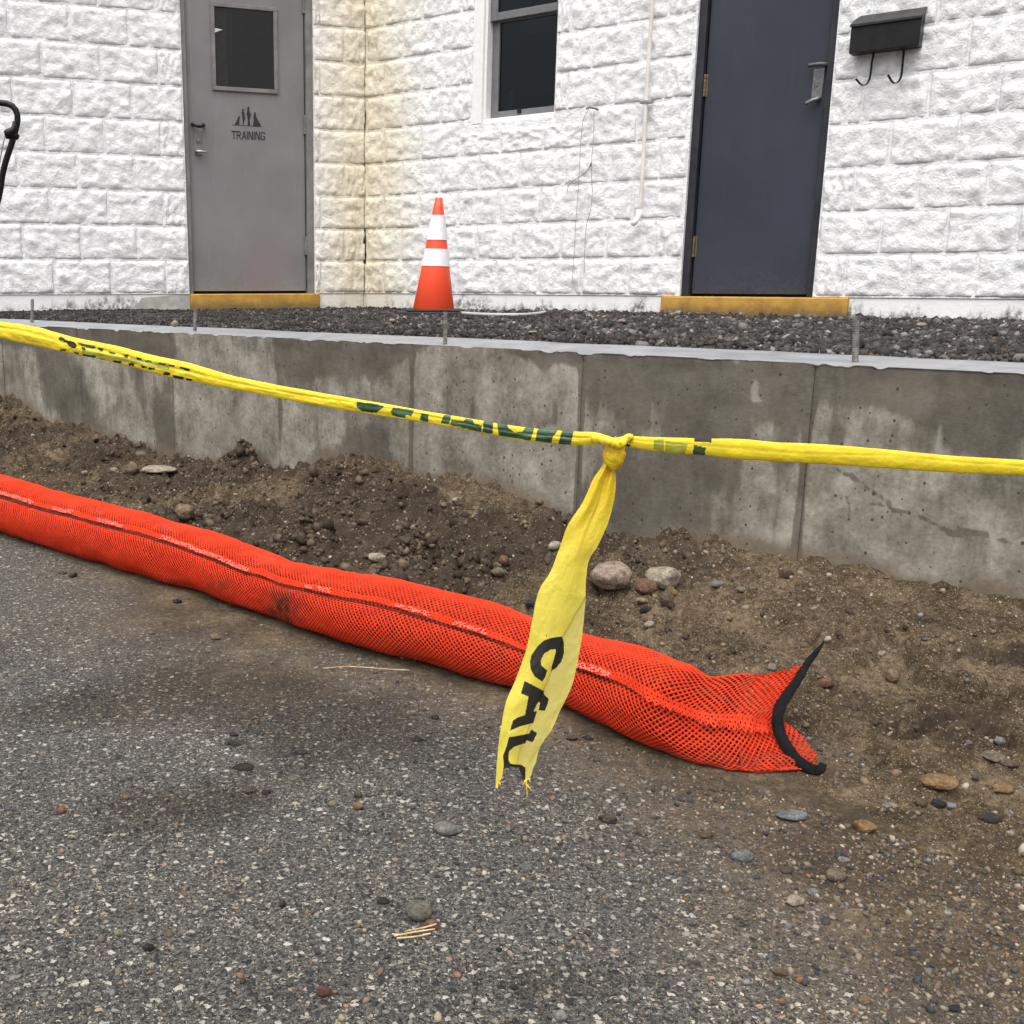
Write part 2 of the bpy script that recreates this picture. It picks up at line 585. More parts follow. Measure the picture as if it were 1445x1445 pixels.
def mat_asphalt():
    T = NT("worn asphalt")
    p = T.pos()
    # exposed aggregate, two sizes
    wob = T.n("TexNoise", Vector=p, Scale=160.0, Detail=3.0).outputs["Color"]
    pw = T.n("VectorMath", {"operation": 'MULTIPLY_ADD'}, i0=wob, i1=(0.013, 0.013, 0.0), i2=p).outputs[0]
    v1, v2 = T.vor(pw, 118), T.vor(pw, 265)
    c1, c2 = T.n("SeparateColor", Color=v1.outputs["Color"]), T.n("SeparateColor", Color=v2.outputs["Color"])
    m1 = T.rng(T.math('SUBTRACT', T.math('MULTIPLY_ADD', c1.outputs[2], 0.34, 0.16), v1.outputs["Distance"]), -0.03, 0.05)
    m2 = T.rng(T.math('SUBTRACT', T.math('MULTIPLY_ADD', c2.outputs[2], 0.30, 0.18), v2.outputs["Distance"]), -0.04, 0.05)
    tone = [(0.0, (0.028, 0.028, 0.030)), (0.28, (0.055, 0.054, 0.054)), (0.42, (0.13, 0.122, 0.112)), (0.62, (0.25, 0.23, 0.20)), (0.90, (0.43, 0.395, 0.345)), (0.95, (0.37, 0.335, 0.29)), (1.0, (0.26, 0.17, 0.11))]
    s1, s2 = T.ramp(c1.outputs[0], tone), T.ramp(c2.outputs[0], tone)
    big = T.noise(p, 1.9, 5, 0.6)
    mid = T.noise(p, 14, 6, 0.65)
    v3 = T.vor(pw, 560)
    c3 = T.n("SeparateColor", Color=v3.outputs["Color"])
    binder = T.mix(T.rng(T.noise(p, 190, 6, 0.78), 0.38, 0.64), (0.012, 0.0118, 0.0115), (0.135, 0.126, 0.114))
    binder = T.mix(T.math('MULTIPLY', T.math('GREATER_THAN', c3.outputs[0], 0.62), T.math('LESS_THAN', v3.outputs["Distance"], 0.42)), binder, T.ramp(c3.outputs[1], [(0, (0.08, 0.075, 0.07)), (1, (0.27, 0.25, 0.22))]))
    # tracked-on soil film lies between the stones
    dust = T.attr("dust")
    fines = T.noise(p, 70, 7, 0.7)
    df = T.rng(T.math('ADD', dust, T.math('MULTIPLY_ADD', T.math('ADD', T.math('MULTIPLY', mid, 0.5), T.math('MULTIPLY', fines, 0.5)), 1.1, -0.55)), 0.22, 0.85)
    sc_, _, _ = soil_cols(T, p)
    film = T.mix(T.rng(dust, 0.55, 0.95, 0.45, 0.10), sc_, (0.105, 0.090, 0.072))
    b = T.mix(T.math('MULTIPLY', df, 0.95), binder, film)
    bury = T.math('MULTIPLY', df, T.rng(dust, 0.55, 1.0, 0.45, 0.95))
    b = T.mix(T.math('MULTIPLY', m2, T.math('SUBTRACT', 1.0, bury)), b, s2)
    b = T.mix(T.math('MULTIPLY', T.math('MULTIPLY', m1, T.rng(c1.outputs[1], 0.15, 0.3)), T.math('SUBTRACT', 1.0, bury)), b, s1)
    damp = T.attr("damp")
    wf = T.rng(T.math('ADD', damp, T.math('MULTIPLY_ADD', T.noise(p, 9, 7, 0.7), 0.9, -0.45)), 0.25, 0.85)
    dark = T.mix(1.0, b, (0.60, 0.57, 0.54), 'MULTIPLY')
    b = T.mix(wf, b, dark)
    b = T.mix(T.math('MULTIPLY', T.rng(big, 0.48, 0.68), 0.55), b, T.mix(1.0, b, (0.52, 0.53, 0.57), 'MULTIPLY'))
    b = T.mix(T.math('MULTIPLY', T.rng(T.noise(p, 3.3, 6, 0.65), 0.50, 0.68), 0.5), b, T.mix(1.0, b, (1.5, 1.42, 1.32), 'MULTIPLY'))
    T.set(Base_Color=b, Roughness=T.math('MULTIPLY_ADD', wf, -0.12, 0.85))
    T.b.inputs["Specular IOR Level"].default_value = 0.12
    h = T.math('ADD', T.math('MULTIPLY', m1, 0.8), T.math('MULTIPLY', m2, 0.35))
    h = T.math('ADD', h, T.math('MULTIPLY', T.noise(p, 300, 5, 0.7), 0.5))
    T.set(Normal=T.bump(h, 0.95, 0.005))
    return T.m


def mat_gravel(name, lo, hi, attr=True, rough=0.8):
    T = NT(name)
    p = T.pos()
    n1 = T.noise(p, 90, 6, 0.65)
    b = T.attr("tint", "Color") if attr else T.mix(T.rand(), lo, hi)
    b = T.mix(1.0, b, T.ramp(n1, [(0.3, 0.62), (0.7, 1.25)]), 'MULTIPLY')
    T.set(Base_Color=b, Roughness=rough, Normal=T.bump(T.noise(p, 260, 5), 0.35, 0.002))
    T.b.inputs["Specular IOR Level"].default_value = 0.18
    return T.m


_stone_mats = {}


def mat_stone(col):
    key = tuple(col)
    if key in _stone_mats: return _stone_mats[key]
    T = NT("stone tone %d" % len(_stone_mats))
    p = T.pos()
    n1 = T.noise(p, 60, 7, 0.65)
    b = T.mix(T.rng(n1, 0.32, 0.68), tuple(c * 0.68 for c in col), tuple(min(0.75, c * 1.22) for c in col))
    b = T.mix(T.math('MULTIPLY', T.rng(T.noise(p, 38, 6, 0.65), 0.50, 0.64), 0.65), b, (0.12, 0.088, 0.06))
    b = T.mix(T.rng(T.noise(p, 420, 3), 0.66, 0.74), b, tuple(c * 0.4 for c in col))
    b = T.mix(T.rng(T.noise(p, 230, 6, 0.7), 0.40, 0.62), T.mix(1.0, b, (0.62, 0.60, 0.57), 'MULTIPLY'), b)
    T.set(Base_Color=b, Roughness=0.8, Normal=T.bump(T.noise(p, 150, 8, 0.72), 0.8, 0.005))
    T.b.inputs["Specular IOR Level"].default_value = 0.2
    _stone_mats[key] = T.m
    return T.m


def mat_net():
    T = NT("orange knitted mesh")
    p = T.pos()
    b = T.mix(T.noise(p, 13, 5), (0.56, 0.032, 0.011), (0.65, 0.052, 0.018))
    b = T.mix(T.math('MULTIPLY', T.attr("mud"), T.rng(T.noise(p, 40, 5), 0.25, 0.6)), b, (0.05, 0.028, 0.018))
    dst = T.math('MULTIPLY', T.rng(T.noise(p, 7, 7, 0.66), 0.50, 0.72), 0.38)
    b = T.mix(dst, b, (0.40, 0.075, 0.04))
    T.set(Base_Color=b, Roughness=0.85)
    T.b.inputs["Specular IOR Level"].default_value = 0.08
    return T.m


def mat_film(name, col, var, transl=0.25, bunched=None):
    T = NT(name)
    p = T.pos()
    n = T.noise(p, 40, 5)
    b = T.mix(T.rng(n, 0.3, 0.7), tuple(c * (1 - var) for c in col), tuple(min(0.95, c * (1 + var)) for c in col))
    if bunched is not None:        # several layers gathered at the knot look deeper yellow
        z = T.n("SeparateXYZ", Vector=p).outputs[2]
        b = T.mix(T.rng(T.math('ADD', z, T.math('MULTIPLY_ADD', T.noise(p, 22, 3), 0.06, -0.03)), 0.36, 0.53), b, bunched)
    T.set(Base_Color=b, Roughness=0.33, Normal=T.bump(T.math('ADD', T.noise(p, 75, 4), T.math('MULTIPLY', T.noise(p, 260, 3), 0.3)), 0.4, 0.003))
    T.b.inputs["Specular IOR Level"].default_value = 0.45
    tl = T.n("BsdfTranslucent", Color=b)
    mx = T.n("MixShader", i0=transl, i1=T.b.outputs[0], i2=tl.outputs[0])
    T.t.links.new(mx.outputs[0], T.out.inputs["Surface"])
    return T.m


M = {}
M['block'] = mat_block()
M['mortar'] = M['block']
M['found'] = mat_foundation()
M['bare'] = simple("bare cement patch", (0.40, 0.39, 0.36), 0.85, var=0.22, scale=14, bump=0.4)
M['greydoor'] = mat_doorpaint("grey door enamel", (0.195, 0.190, 0.193), (frA(0.70, 0.82, 0), 0.30, (0.34, 0.20, 0.20)))
M['greyframe'] = simple("grey frame enamel", (0.17, 0.165, 0.16), 0.5, var=0.2, scale=12)
M['bluedoor'] = mat_doorpaint("slate blue door enamel", (0.036, 0.040, 0.057), (frB(2.4, 1.6, 0), 0.4, (0.036, 0.04, 0.05)))
M['blueframe'] = simple("slate blue frame enamel", (0.024, 0.025, 0.032), 0.5, var=0.25, scale=14, spec=0.3)
def mat_ochre():
    T = NT("ochre safety paint")
    p = T.pos()
    z = T.n("SeparateXYZ", Vector=p).outputs[2]
    b = T.mix(T.rng(T.noise(p, 12, 6), 0.3, 0.7), (0.36, 0.195, 0.028), (0.50, 0.285, 0.045))
    b = T.mix(T.rng(T.noise(p, 42, 7, 0.7), 0.64, 0.69), b, (0.26, 0.245, 0.21))
    g = T.math('MULTIPLY', T.rng(T.math('ADD', z, T.math('MULTIPLY_ADD', T.noise(p, 18, 6, 0.7), 0.10, -0.05)), 0.625, 0.555), 0.75)
    b = T.mix(g, b, (0.095, 0.068, 0.038))
    T.set(Base_Color=b, Roughness=0.65, Normal=T.bump(T.noise(p, 60, 6), 0.4, 0.005))
    return T.m


M['ochre'] = mat_ochre()
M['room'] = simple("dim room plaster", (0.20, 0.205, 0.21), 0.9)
M['vinyl'] = simple("white window vinyl", (0.78, 0.78, 0.77), 0.4, var=0.04)
M['sash'] = simple("grey window sash", (0.145, 0.145, 0.15), 0.45, var=0.1)
M['glass'] = mat_glass()
M['black'] = simple("black enamel", (0.010, 0.010, 0.011), 0.45, var=0.3, scale=20, spec=0.22)
M['print'] = simple("black print", (0.016, 0.014, 0.010), 0.55, var=0.3)
M['letter'] = simple("door lettering vinyl", (0.012, 0.011, 0.013), 0.6, var=0.2)
M['steel'] = simple("dull steel", (0.34, 0.335, 0.33), 0.42, metal=0.75, var=0.2)
M['brass'] = simple("tarnished brass hinge", (0.19, 0.145, 0.085), 0.5, metal=0.6, var=0.3, scale=60)
M['rust'] = simple("weathered steel bar", (0.20, 0.185, 0.168), 0.7, metal=0.4, var=0.4, scale=70, bump=0.4)
M['pipe'] = simple("off-white painted pipe", (0.70, 0.66, 0.62), 0.45, var=0.1, scale=8)
M['wire'] = simple("grey wire", (0.24, 0.24, 0.24), 0.5, var=0.2)
M['hose'] = simple("white tubing", (0.40, 0.40, 0.38), 0.5, var=0.1)
M['roof'] = simple("grey roof membrane", (0.25, 0.25, 0.25), 0.8)
M['conc'] = mat_concrete()
M['ctop'] = mat_concrete_top()
M['soil'] = mat_soil()
M['asphalt'] = mat_asphalt()
M['pebbles'] = mat_gravel("loose pebbles", 0, 0)
M['crushed'] = mat_gravel("crushed gravel", 0, 0, rough=0.6)
M['bed'] = simple("dark gravel bed", (0.034, 0.028, 0.024), 0.9, var=0.45, scale=60, bump=0.9)
M['net'] = mat_net()
M['fringe'] = simple("frayed orange hem", (0.74, 0.145, 0.10), 0.7, var=0.12, scale=90)
M['fill'] = simple("compost filling", (0.115, 0.020, 0.010), 0.95, var=0.5, scale=160, bump=0.8)
M['webbing'] = simple("black binding tape", (0.0075, 0.0075, 0.0085), 0.85, var=0.3, scale=200, bump=0.5, spec=0.12)
M['hem_shade'] = simple("painted hem shade", (0.055, 0.014, 0.009), 0.85, var=0.3)  # dark colour imitating the shade below the sock's hem
M['yellow'] = mat_film("yellow barricade film", (0.86, 0.70, 0.040), 0.06)
M['tail'] = mat_film("sun-bleached barricade film", (0.84, 0.72, 0.105), 0.06, 0.3, (0.78, 0.57, 0.028))
M['flap'] = mat_film("single layer barricade film", (0.80, 0.70, 0.19), 0.06, 0.35)
M['greenprint'] = mat_film("print seen through film", (0.040, 0.082, 0.040), 0.4, 0.08)
M['paleprint'] = mat_film("faint print under film", (0.40, 0.40, 0.06), 0.25, 0.2)
M['coneorange'] = simple("orange cone vinyl", (0.86, 0.075, 0.022), 0.42, var=0.05, scale=9)
M['collar'] = simple("white reflective collar", (0.76, 0.74, 0.78), 0.6, var=0.05, scale=40)
M['rubber'] = simple("black rubber base", (0.018, 0.018, 0.018), 0.8, var=0.3)
M['straw'] = simple("dry straw", (0.46, 0.33, 0.17), 0.8, var=0.3, scale=80)

# ------------------------------------------------------------------ the ground: one asphalt sheet to the horizon
SOCK = [  # (px of the sock's column, top edge, bottom edge) as surveyed
    (-150, 626, 704), (0, 668, 747), (83, 692, 774), (166, 710, 799), (240, 731, 821), (298, 748, 838), (340, 763, 854), (373, 776, 866), (406, 789, 877), (439, 795, 889), (480, 800, 902),
    (530, 805, 919), (580, 814, 932), (630, 827, 944), (679, 841.5, 958), (746, 868, 974), (829, 893, 1004), (895, 909, 1032), (960, 936, 1060)]
SC_, SR_ = [], []
for x, a, b in SOCK:
    r = 0.075
    for _ in range(6):
        c = onz(x, 0.5 * (a + b), r * 0.95)
        r = (b - a) * 0.475 * np.linalg.norm(c - CAM) / F
    SC_.append(c); SR_.append(r)
SC_, SR_ = np.array(SC_), np.array(SR_)
sock_dir = unit((SC_[-1] - SC_[1]) * [1, 1, 0])
sock_n = np.array([-sock_dir[1], sock_dir[0], 0]); sock_n *= np.sign(np.dot(sock_n, CAM - SC_[3]))
SOCK_END = onz(1150, 1087, 0)


def graded(lo, hi, step, far):
    core = np.arange(lo, hi + 1e-6, step)
    out, d = [], step
    x = 0
    while x < far:
        d *= 1.5
        x += d
        out.append(x)
    out = np.array(out)
    return np.r_[(lo - out)[::-1], core, hi + out]


gx, gy = graded(-2.4, 2.4, 0.025, 300), graded(0.3, 3.6, 0.025, 300)
GX, GY = np.meshgrid(gx, gy, indexing='ij')
dust = np.zeros(GX.shape)
damp = np.zeros(GX.shape)
ds = (GX - SC_[3][0]) * sock_n[0] + (GY - SC_[3][1]) * sock_n[1]           # metres in front of the sock
dust += 0.72 * np.exp(-np.clip(ds - 0.05, 0, 9) / 0.24) * (0.8 + 0.5 * fbm(GX * 3, GY * 3, 0, 4, 3))
right = sstep(-0.15, 0.50, GX - 0.25 + 0.45 * (GY - 1.1) + 0.12 * fbm(GX * 4, GY * 4, 0, 4, 5))
dust = np.maximum(dust, right * 0.82)
dust = np.maximum(dust, sstep(0.35, 0.75, GX + 0.75 * (GY - 1.25)) * 1.0)
dust += 0.10 + 0.20 * fbm(GX * 2.6, GY * 2.6, 0, 5, 9)
damp += 0.10 + 0.30 * fbm(GX * 3.1 + 4, GY * 3.1, 0, 5, 10)


def stamp(arr, px, py, rx, ry, amp):
    """a soft stain on the ground round the sighted place"""
    c = onz(px, py, 0)
    e = abs(onz(px + rx, py, 0)[0] - c[0])
    g = abs(onz(px, py - ry, 0)[1] - c[1])
    arr += amp * np.exp(-(((GX - c[0]) / e)**2 + ((GY - c[1]) / g)**2))


for a in [(270, 965, 170, 48, 0.85), (120, 1005, 130, 36, 0.5), (250, 1140, 160, 52, 0.85), (420, 1010, 120, 44, 0.4), (60, 1330, 130, 80, 0.45), (800, 1390, 190, 50, 0.55),
          (560, 1210, 160, 60, 0.3), (420, 1050, 120, 60, 0.35), (640, 1030, 150, 50, 0.45), (300, 1400, 100, 50, 0.3)]:
    stamp(damp, *a)
for a in [(150, 860, 200, 50, 0.35), (330, 870, 150, 40, 0.3), (240, 1130, 120, 40, 0.25), (300, 960, 150, 50, 0.3)]:
    stamp(dust, *a)
for a in [(60, 1075, 150, 34, -0.5), (310, 1065, 90, 22, -0.45), (430, 1180, 150, 50, -0.3)]:
    stamp(dust, *a); stamp(damp, *a)
GV = np.stack([GX, GY, np.zeros_like(GX)], -1).reshape(-1, 3)
tag(build("asphalt_ground", GV, grid_faces(len(gx), len(gy)), M['asphalt'], attrs={"dust": np.clip(dust, 0, 1.1).ravel(), "damp": np.clip(damp, 0, 1).ravel()}),
    "worn grey asphalt with exposed pale aggregate and tracked soil", kind="structure")

# ------------------------------------------------------------------ the block building
bld = empty("block_building", P0, "white painted split-face block building with grey and blue doors around an inside corner", "building")
DOOR_A = (0.352, 1.182, 2.70)        # u from, u to, head
DOOR_B = (2.150, 2.835, 2.70)
WIN_B = (0.812, 1.352, 1.640, 2.86)


def block_mesh(i):
    nu, nv = 29, 18
    rs = np.random.default_rng(100 + i)
    u, v = np.meshgrid(np.linspace(0, 1, nu), np.linspace(0, 1, nv), indexing='ij')
    ox = rs.uniform(0, 90)
    e = np.minimum(np.minimum(u, 1 - u) * 1.6, np.minimum(v, 1 - v))
    rel = 0.004 + 0.008 * fbm(u * 3.0 + ox, v * 2.0, 0, 4, 40 + i) + 0.009 * fbm(u * 8 + ox, v * 5, 0, 4, 60 + i)
    facet = np.abs(fbm(u * 2.3 + ox, v * 2.0 + ox, 0, 2, 80 + i)) + 0.5 * np.abs(fbm(u * 7 + ox, v * 5 + ox, 0, 2, 90 + i))
    w = 0.0100 + 0.0035 * fbm(u * 6 + ox, v * 4, 3.3, 3, 95 + i) + np.clip(0.85 * rel + 0.012 * facet, 0.0, 0.045) * sstep(-0.02, 0.12, e) - 0.002 * sstep(0.016, 0.0, e)
    uu = u + (sstep(0, 0.1, e)) * 0.008 * vnoise(u * 8 + ox, v * 8, 0, 7)
    V = np.stack([uu, w, v], -1).reshape(-1, 3)
    fc = [tuple(f) for f in grid_faces(nu, nv)]
    per = [(k, 0) for k in range(nu)] + [(nu - 1, k) for k in range(1, nv)] + [(k, nv - 1) for k in range(nu - 2, -1, -1)] + [(0, k) for k in range(nv - 2, 0, -1)]
    idx = [a * nv + b for a, b in per]
    base = len(V)
    back = V[idx].copy()
    back[:, 1] = -0.02
    V = np.r_[V, back]
    n = len(idx)
    fc += [(idx[k], base + k, base + (k + 1) % n, idx[(k + 1) % n]) for k in range(n)]
    me = to_mesh("block", V, fc, M['block'])
    bm = bmesh.new(); bm.from_mesh(me); bmesh.ops.recalc_face_normals(bm, faces=bm.faces); bm.to_mesh(me); bm.free()
    sm = np.zeros(len(me.polygons), bool); sm[:(nu - 1) * (nv - 1)] = True
    me.polygons.foreach_set("use_smooth", sm)
    return me


BLOCKS = [block_mesh(i) for i in range(20)]


def wall(fr, t, n, length, L, off, holes, name_label):
    zs = [ZB + k * COURSE for k in range(13)]
    m = MB()
    us = sorted({-0.02, length} | {h[0] for h in holes} | {h[1] for h in holes})
    for a, b in zip(us[:-1], us[1:]):
        hs_ = [h for h in holes if h[0] <= a + 1e-6 and h[1] >= b - 1e-6]
        lo = ZB
        for h in sorted(hs_, key=lambda h: h[2]):
            if h[2] > lo + 0.01: m.box(fr, a, b, lo, h[2], -0.20, 0.0116)
            lo = h[3]
        if lo < zs[-1]: m.box(fr, a, b, lo, zs[-1], -0.20, 0.0116)
    w = m.out("block_wall", M['mortar'], bld)
    w["label"] = name_label
    ang = math.atan2(t[1], t[0])
    flip = np.cross(t, n)[2] < 0                     # mesh x along t, mesh y along n
    for k in range(12):
        z0 = zs[k]
        o = (off if k % 2 == 0 else off + L / 2) % L - L
        u = o
        while u < length:
            a, b = max(u, 0.0), min(u + L, length)
            segs = [(a, b)]
            for h in holes:
                if z0 + COURSE <= h[2] + 0.03 or z0 >= h[3] - 0.03: continue
                ns = []
                for s0, s1 in segs:
                    if h[1] <= s0 or h[0] >= s1: ns.append((s0, s1)); continue
                    if h[0] - s0 > 0.03: ns.append((s0, h[0]))
                    if s1 - h[1] > 0.03: ns.append((h[1], s1))
                segs = ns
            for s0, s1 in segs:
                if s1 - s0 < 0.03: continue
                ob = bpy.data.objects.new("block", random.choice(BLOCKS))
                g = 0.0018
                ww = s1 - s0 - 2 * g
                zz = COURSE - 2 * g
                for h in holes:
                    if s0 < h[1] and s1 > h[0] and z0 + 0.1 < h[2] < z0 + COURSE: zz = h[2] - 0.044 - z0
                org = fr(s0 + g, z0 + g, 0.0005)
                rev = random.random() < 0.5           # turned round half of the time
                # x axis along t, y axis along n, z up; mirrored through scale
                sx = ww if not rev else -ww
                if rev: org = fr(s1 - g, z0 + g, 0.0005)
                ob.location = org - offset_of(bld)
                ob.rotation_euler = (0, 0, ang)
                ob.scale = (sx, -1.0 if flip else 1.0, zz)
                ob.parent = bld
                ob.parent = w
                COL.objects.link(ob)
            u += L
    return w


HA = [(DOOR_A[0], DOOR_A[1], ZB - 0.05, DOOR_A[2])]
HB = [(DOOR_B[0], DOOR_B[1], ZB - 0.05, DOOR_B[2]), (WIN_B[0], WIN_B[1], WIN_B[2], WIN_B[3])]
wall(frA, tA, nA, 3.3, 0.336, 0.316, HA, "white block wall with the grey training door")
wall(frB, tB, nB, 5.0, 0.2815, 0.164, HB, "white block wall with window and blue door")

fa = MB().box(frA, -0.02, 3.3, 0.30, ZB - 0.003, -0.2, 0.006).box(frB, -0.02, 5.0, 0.30, ZB - 0.003, -0.2, 0.006)
fa.out("foundation", M['found'], bld)
top = ZB + 12 * COURSE
e1, e2 = frA(3.3, 0, 0), frB(5.0, 0, 0)
back = [P0, e2, e2 + np.array([0.6, 4.0, 0]), e1 + np.array([-0.4, 4.0, 0]), e1]
rf = MB()
rf.add([(*p[:2], top + 0.002) for p in back] + [(*p[:2], top + 0.12) for p in back],
       [(4, 3, 2, 1, 0), (5, 6, 7, 8, 9)] + [(i, (i + 1) % 5, 5 + (i + 1) % 5, 5 + i) for i in range(5)])
rf.out("roof", M['roof'], bld)

# dark crack where the two walls meet
zz = np.linspace(0.56, 2.95, 150)
wd = 0.0075 * np.clip(0.15 + 2.2 * fbm(zz * 8, 0.3, 0, 4, 21), 0.0, 1.4) + 0.0004
cx = 0.010 * fbm(zz * 5, 7.7, 0, 4, 22)
bis = unit(nA + nB)
side = np.array([bis[1], -bis[0], 0]); side *= np.sign(side[0])
cv = []
for z_, w_, c_ in zip(zz, wd, cx):
    for s_, d_ in ((-1, 0.018), (0, 0.012), (1, 0.018)):
        cv.append(P0 + Z3 * z_ + side * (c_ - 0.002 + s_ * w_) + bis * (d_ + 0.004))
build("joint_crack", cv, grid_faces(150, 3), simple("damp open joint", (0.030, 0.021, 0.012), 0.95, var=0.4), bld)

# --- grey door in the left wall
da = MB().box(frA, DOOR_A[0] + 0.050, DOOR_A[1] - 0.034, ZB + 0.016, DOOR_A[2] - 0.04, -0.075, -0.032)
doorA = da.out("steel_door", M['greydoor'], bld, bevel=0.002)
doorA["label"] = "grey steel door lettered TRAINING with a small dark window"
fm = MB().box(frA, DOOR_A[0] - 0.001, DOOR_A[0] + 0.044, ZB - 0.002, DOOR_A[2], -0.12, -0.004)
fm.box(frA, DOOR_A[1] - 0.030, DOOR_A[1] + 0.001, ZB - 0.002, DOOR_A[2], -0.12, -0.004)
fm.box(frA, DOOR_A[0] + 0.044, DOOR_A[1] - 0.030, DOOR_A[2] - 0.034, DOOR_A[2], -0.12, -0.004)
fm.out("door_frame", M['greyframe'], doorA, bevel=0.003)
gap = MB().box(frA, DOOR_A[0] + 0.044, DOOR_A[1] - 0.030, ZB - 0.002, DOOR_A[2] - 0.034, -0.13, -0.078)
gap.out("door_stop", M['rubber'], doorA)
wD = -0.032
vl, vt = uzA(296, 4, wD)
vr, vb_ = uzA(392, 131, wD)
u0, u1, z0, z1 = vr, vl, uzA(344, 130, wD)[1], uzA(344, 7, wD)[1]
fw_ = 0.024
vf = MB()
vf.box(frA, u0, u1, z0, z0 + fw_, wD + 0.0005, wD + 0.012).box(frA, u0, u1, z1 - fw_, z1, wD + 0.0005, wD + 0.012)
vf.box(frA, u0, u0 + fw_, z0 + fw_ + .0004, z1 - fw_ - .0004, wD + 0.0005, wD + 0.012).box(frA, u1 - fw_, u1, z0 + fw_ + .0004, z1 - fw_ - .0004, wD + 0.0005, wD + 0.012)
vf.out("vision_panel_frame", M['greyframe'], doorA, bevel=0.002)
vg = MB().box(frA, u0 + fw_, u1 - fw_, z0 + fw_, z1 - fw_, wD + 0.0008, wD + 0.003)
vg.out("glass_pane", simple("dark door glass", (0.012, 0.012, 0.013), 0.06, var=0.1, spec=0.34), doorA)
ca = MB().box(frA, u1 - fw_ - 0.075, u1 - fw_ - 0.002, z0 + fw_ + .002, z1 - fw_ - .002, wD + 0.0034, wD + 0.0042)
ca.out("pane_band", simple("grey pane band", (0.026, 0.026, 0.028), 0.5, spec=0.2), doorA)  # narrow grey band down one side of the pane
tri = [uzA(*p, wD) for p in ((301, 39.5), (314, 42), (303, 46))]
nt_ = MB().add([frA(u, z, wD + 0.0046) for u, z in tri] + [frA(u, z, wD + 0.0050) for u, z in tri], [(0, 1, 2), (5, 4, 3), (0, 3, 4, 1), (1, 4, 5, 2), (2, 5, 3, 0)])
nt_.out("pane_glint", simple("white pane glint", (0.6, 0.6, 0.6), 0.6), doorA)  # white triangle on the pane, standing in for a glint


def pxrectA(px0, px1, py0, py1, w):
    a, b = uzA(px0, py0, w), uzA(px1, py1, w)
    return min(a[0], b[0]), max(a[0], b[0]), min(a[1], b[1]), max(a[1], b[1])


h0 = pxrectA(271, 287, 175, 181, wD)
hb = MB()
pts = [frA(h0[1], h0[3], wD), frA(h0[1] - 0.006, h0[2] + 0.012, wD + 0.030), frA((h0[0] + h0[1]) / 2, h0[2] + 0.004, wD + 0.042), frA(h0[0] + 0.004, h0[2] + 0.012, wD + 0.030), frA(h0[0], h0[3], wD)]
hb.tube(spline(pts, 14), 0.009, 10)
hb.out("pull_handle", M['black'], doorA, smooth=True)
h1 = pxrectA(273, 285, 183, 219, wD)
MB().box(frA, h1[0], h1[1], h1[2], h1[3], wD + 0.0006, wD + 0.006).out("lock_plate", M['greyframe'], doorA, bevel=0.002)
lk = frA((h1[0] + h1[1]) / 2, (h1[2] * 0.42 + h1[3] * 0.58), wD + 0.006)
MB().tube([lk, lk + nA * 0.004, lk + nA * 0.009], 0.011, 16).out("lock_cylinder", M['rust'], doorA, smooth=False)
a = frA(h1[1] - 0.012, h1[2] + 0.018, wD)
MB().tube([a, a + nA * 0.03, a + nA * 0.034 - tA * 0.02, a + nA * 0.034 - tA * 0.065 - Z3 * 0.004], [0.010, 0.010, 0.009, 0.007], 10).out("lever", M['steel'], doorA, smooth=True)


def hinge(fr, u, zc, parent, mat, w, hh=0.055):
    h = MB()
    for k in range(5):
        z_ = zc - hh + k * (2 * hh / 5)
        h.tube([fr(u, z_ + 0.0008, w), fr(u, z_ + 2 * hh / 5 - 0.0008, w)], 0.0085, 10)
    h.box(fr, u - 0.016, u + 0.016, zc - hh, zc + hh, w - 0.012, w - 0.007)
    return h.out("hinge", mat, parent)


for py in (176, 347, 5):
    u_, z_ = uzA(433, py, -0.02)
    hinge(frA, DOOR_A[0] + 0.047, z_, doorA, M['greyframe'], -0.022, 0.058)

# lettering and emblem on the grey door (flat vinyl on the face)
ORG, SCL = (300, 120), 14.45


def vinyl(polys, name):
    m = MB()
    for poly in polys:
        P = [uzA(ORG[0] + x / SCL, ORG[1] + y / SCL, wD) for x, y in poly]
        n_ = len(P)
        m.add([frA(u, z, wD + 0.0012) for u, z in P], [tuple(range(n_))])
    return m.out(name, M['letter'], doorA)


vinyl([[(400, 806), (1020, 846), (1020, 856), (400, 818)],
       [(455, 806), (470, 770), (500, 710), (525, 655), (540, 632), (562, 640), (558, 662), (548, 690), (545, 750), (548, 806)],
       [(590, 560), (605, 540), (600, 505), (612, 488), (634, 488), (642, 510), (634, 540), (650, 580), (655, 640), (662, 680), (645, 740), (632, 806), (612, 806), (615, 740), (608, 690), (598, 620)],
       [(690, 580), (705, 545), (708, 470), (722, 438), (740, 438), (750, 470), (752, 545), (785, 600), (768, 660), (755, 720), (768, 835), (715, 835), (718, 720), (704, 640)],
       [(820, 838), (835, 740), (835, 620), (850, 560), (864, 548), (880, 575), (884, 640), (915, 690), (935, 740), (965, 780), (985, 842)],
       ], "door_emblem")
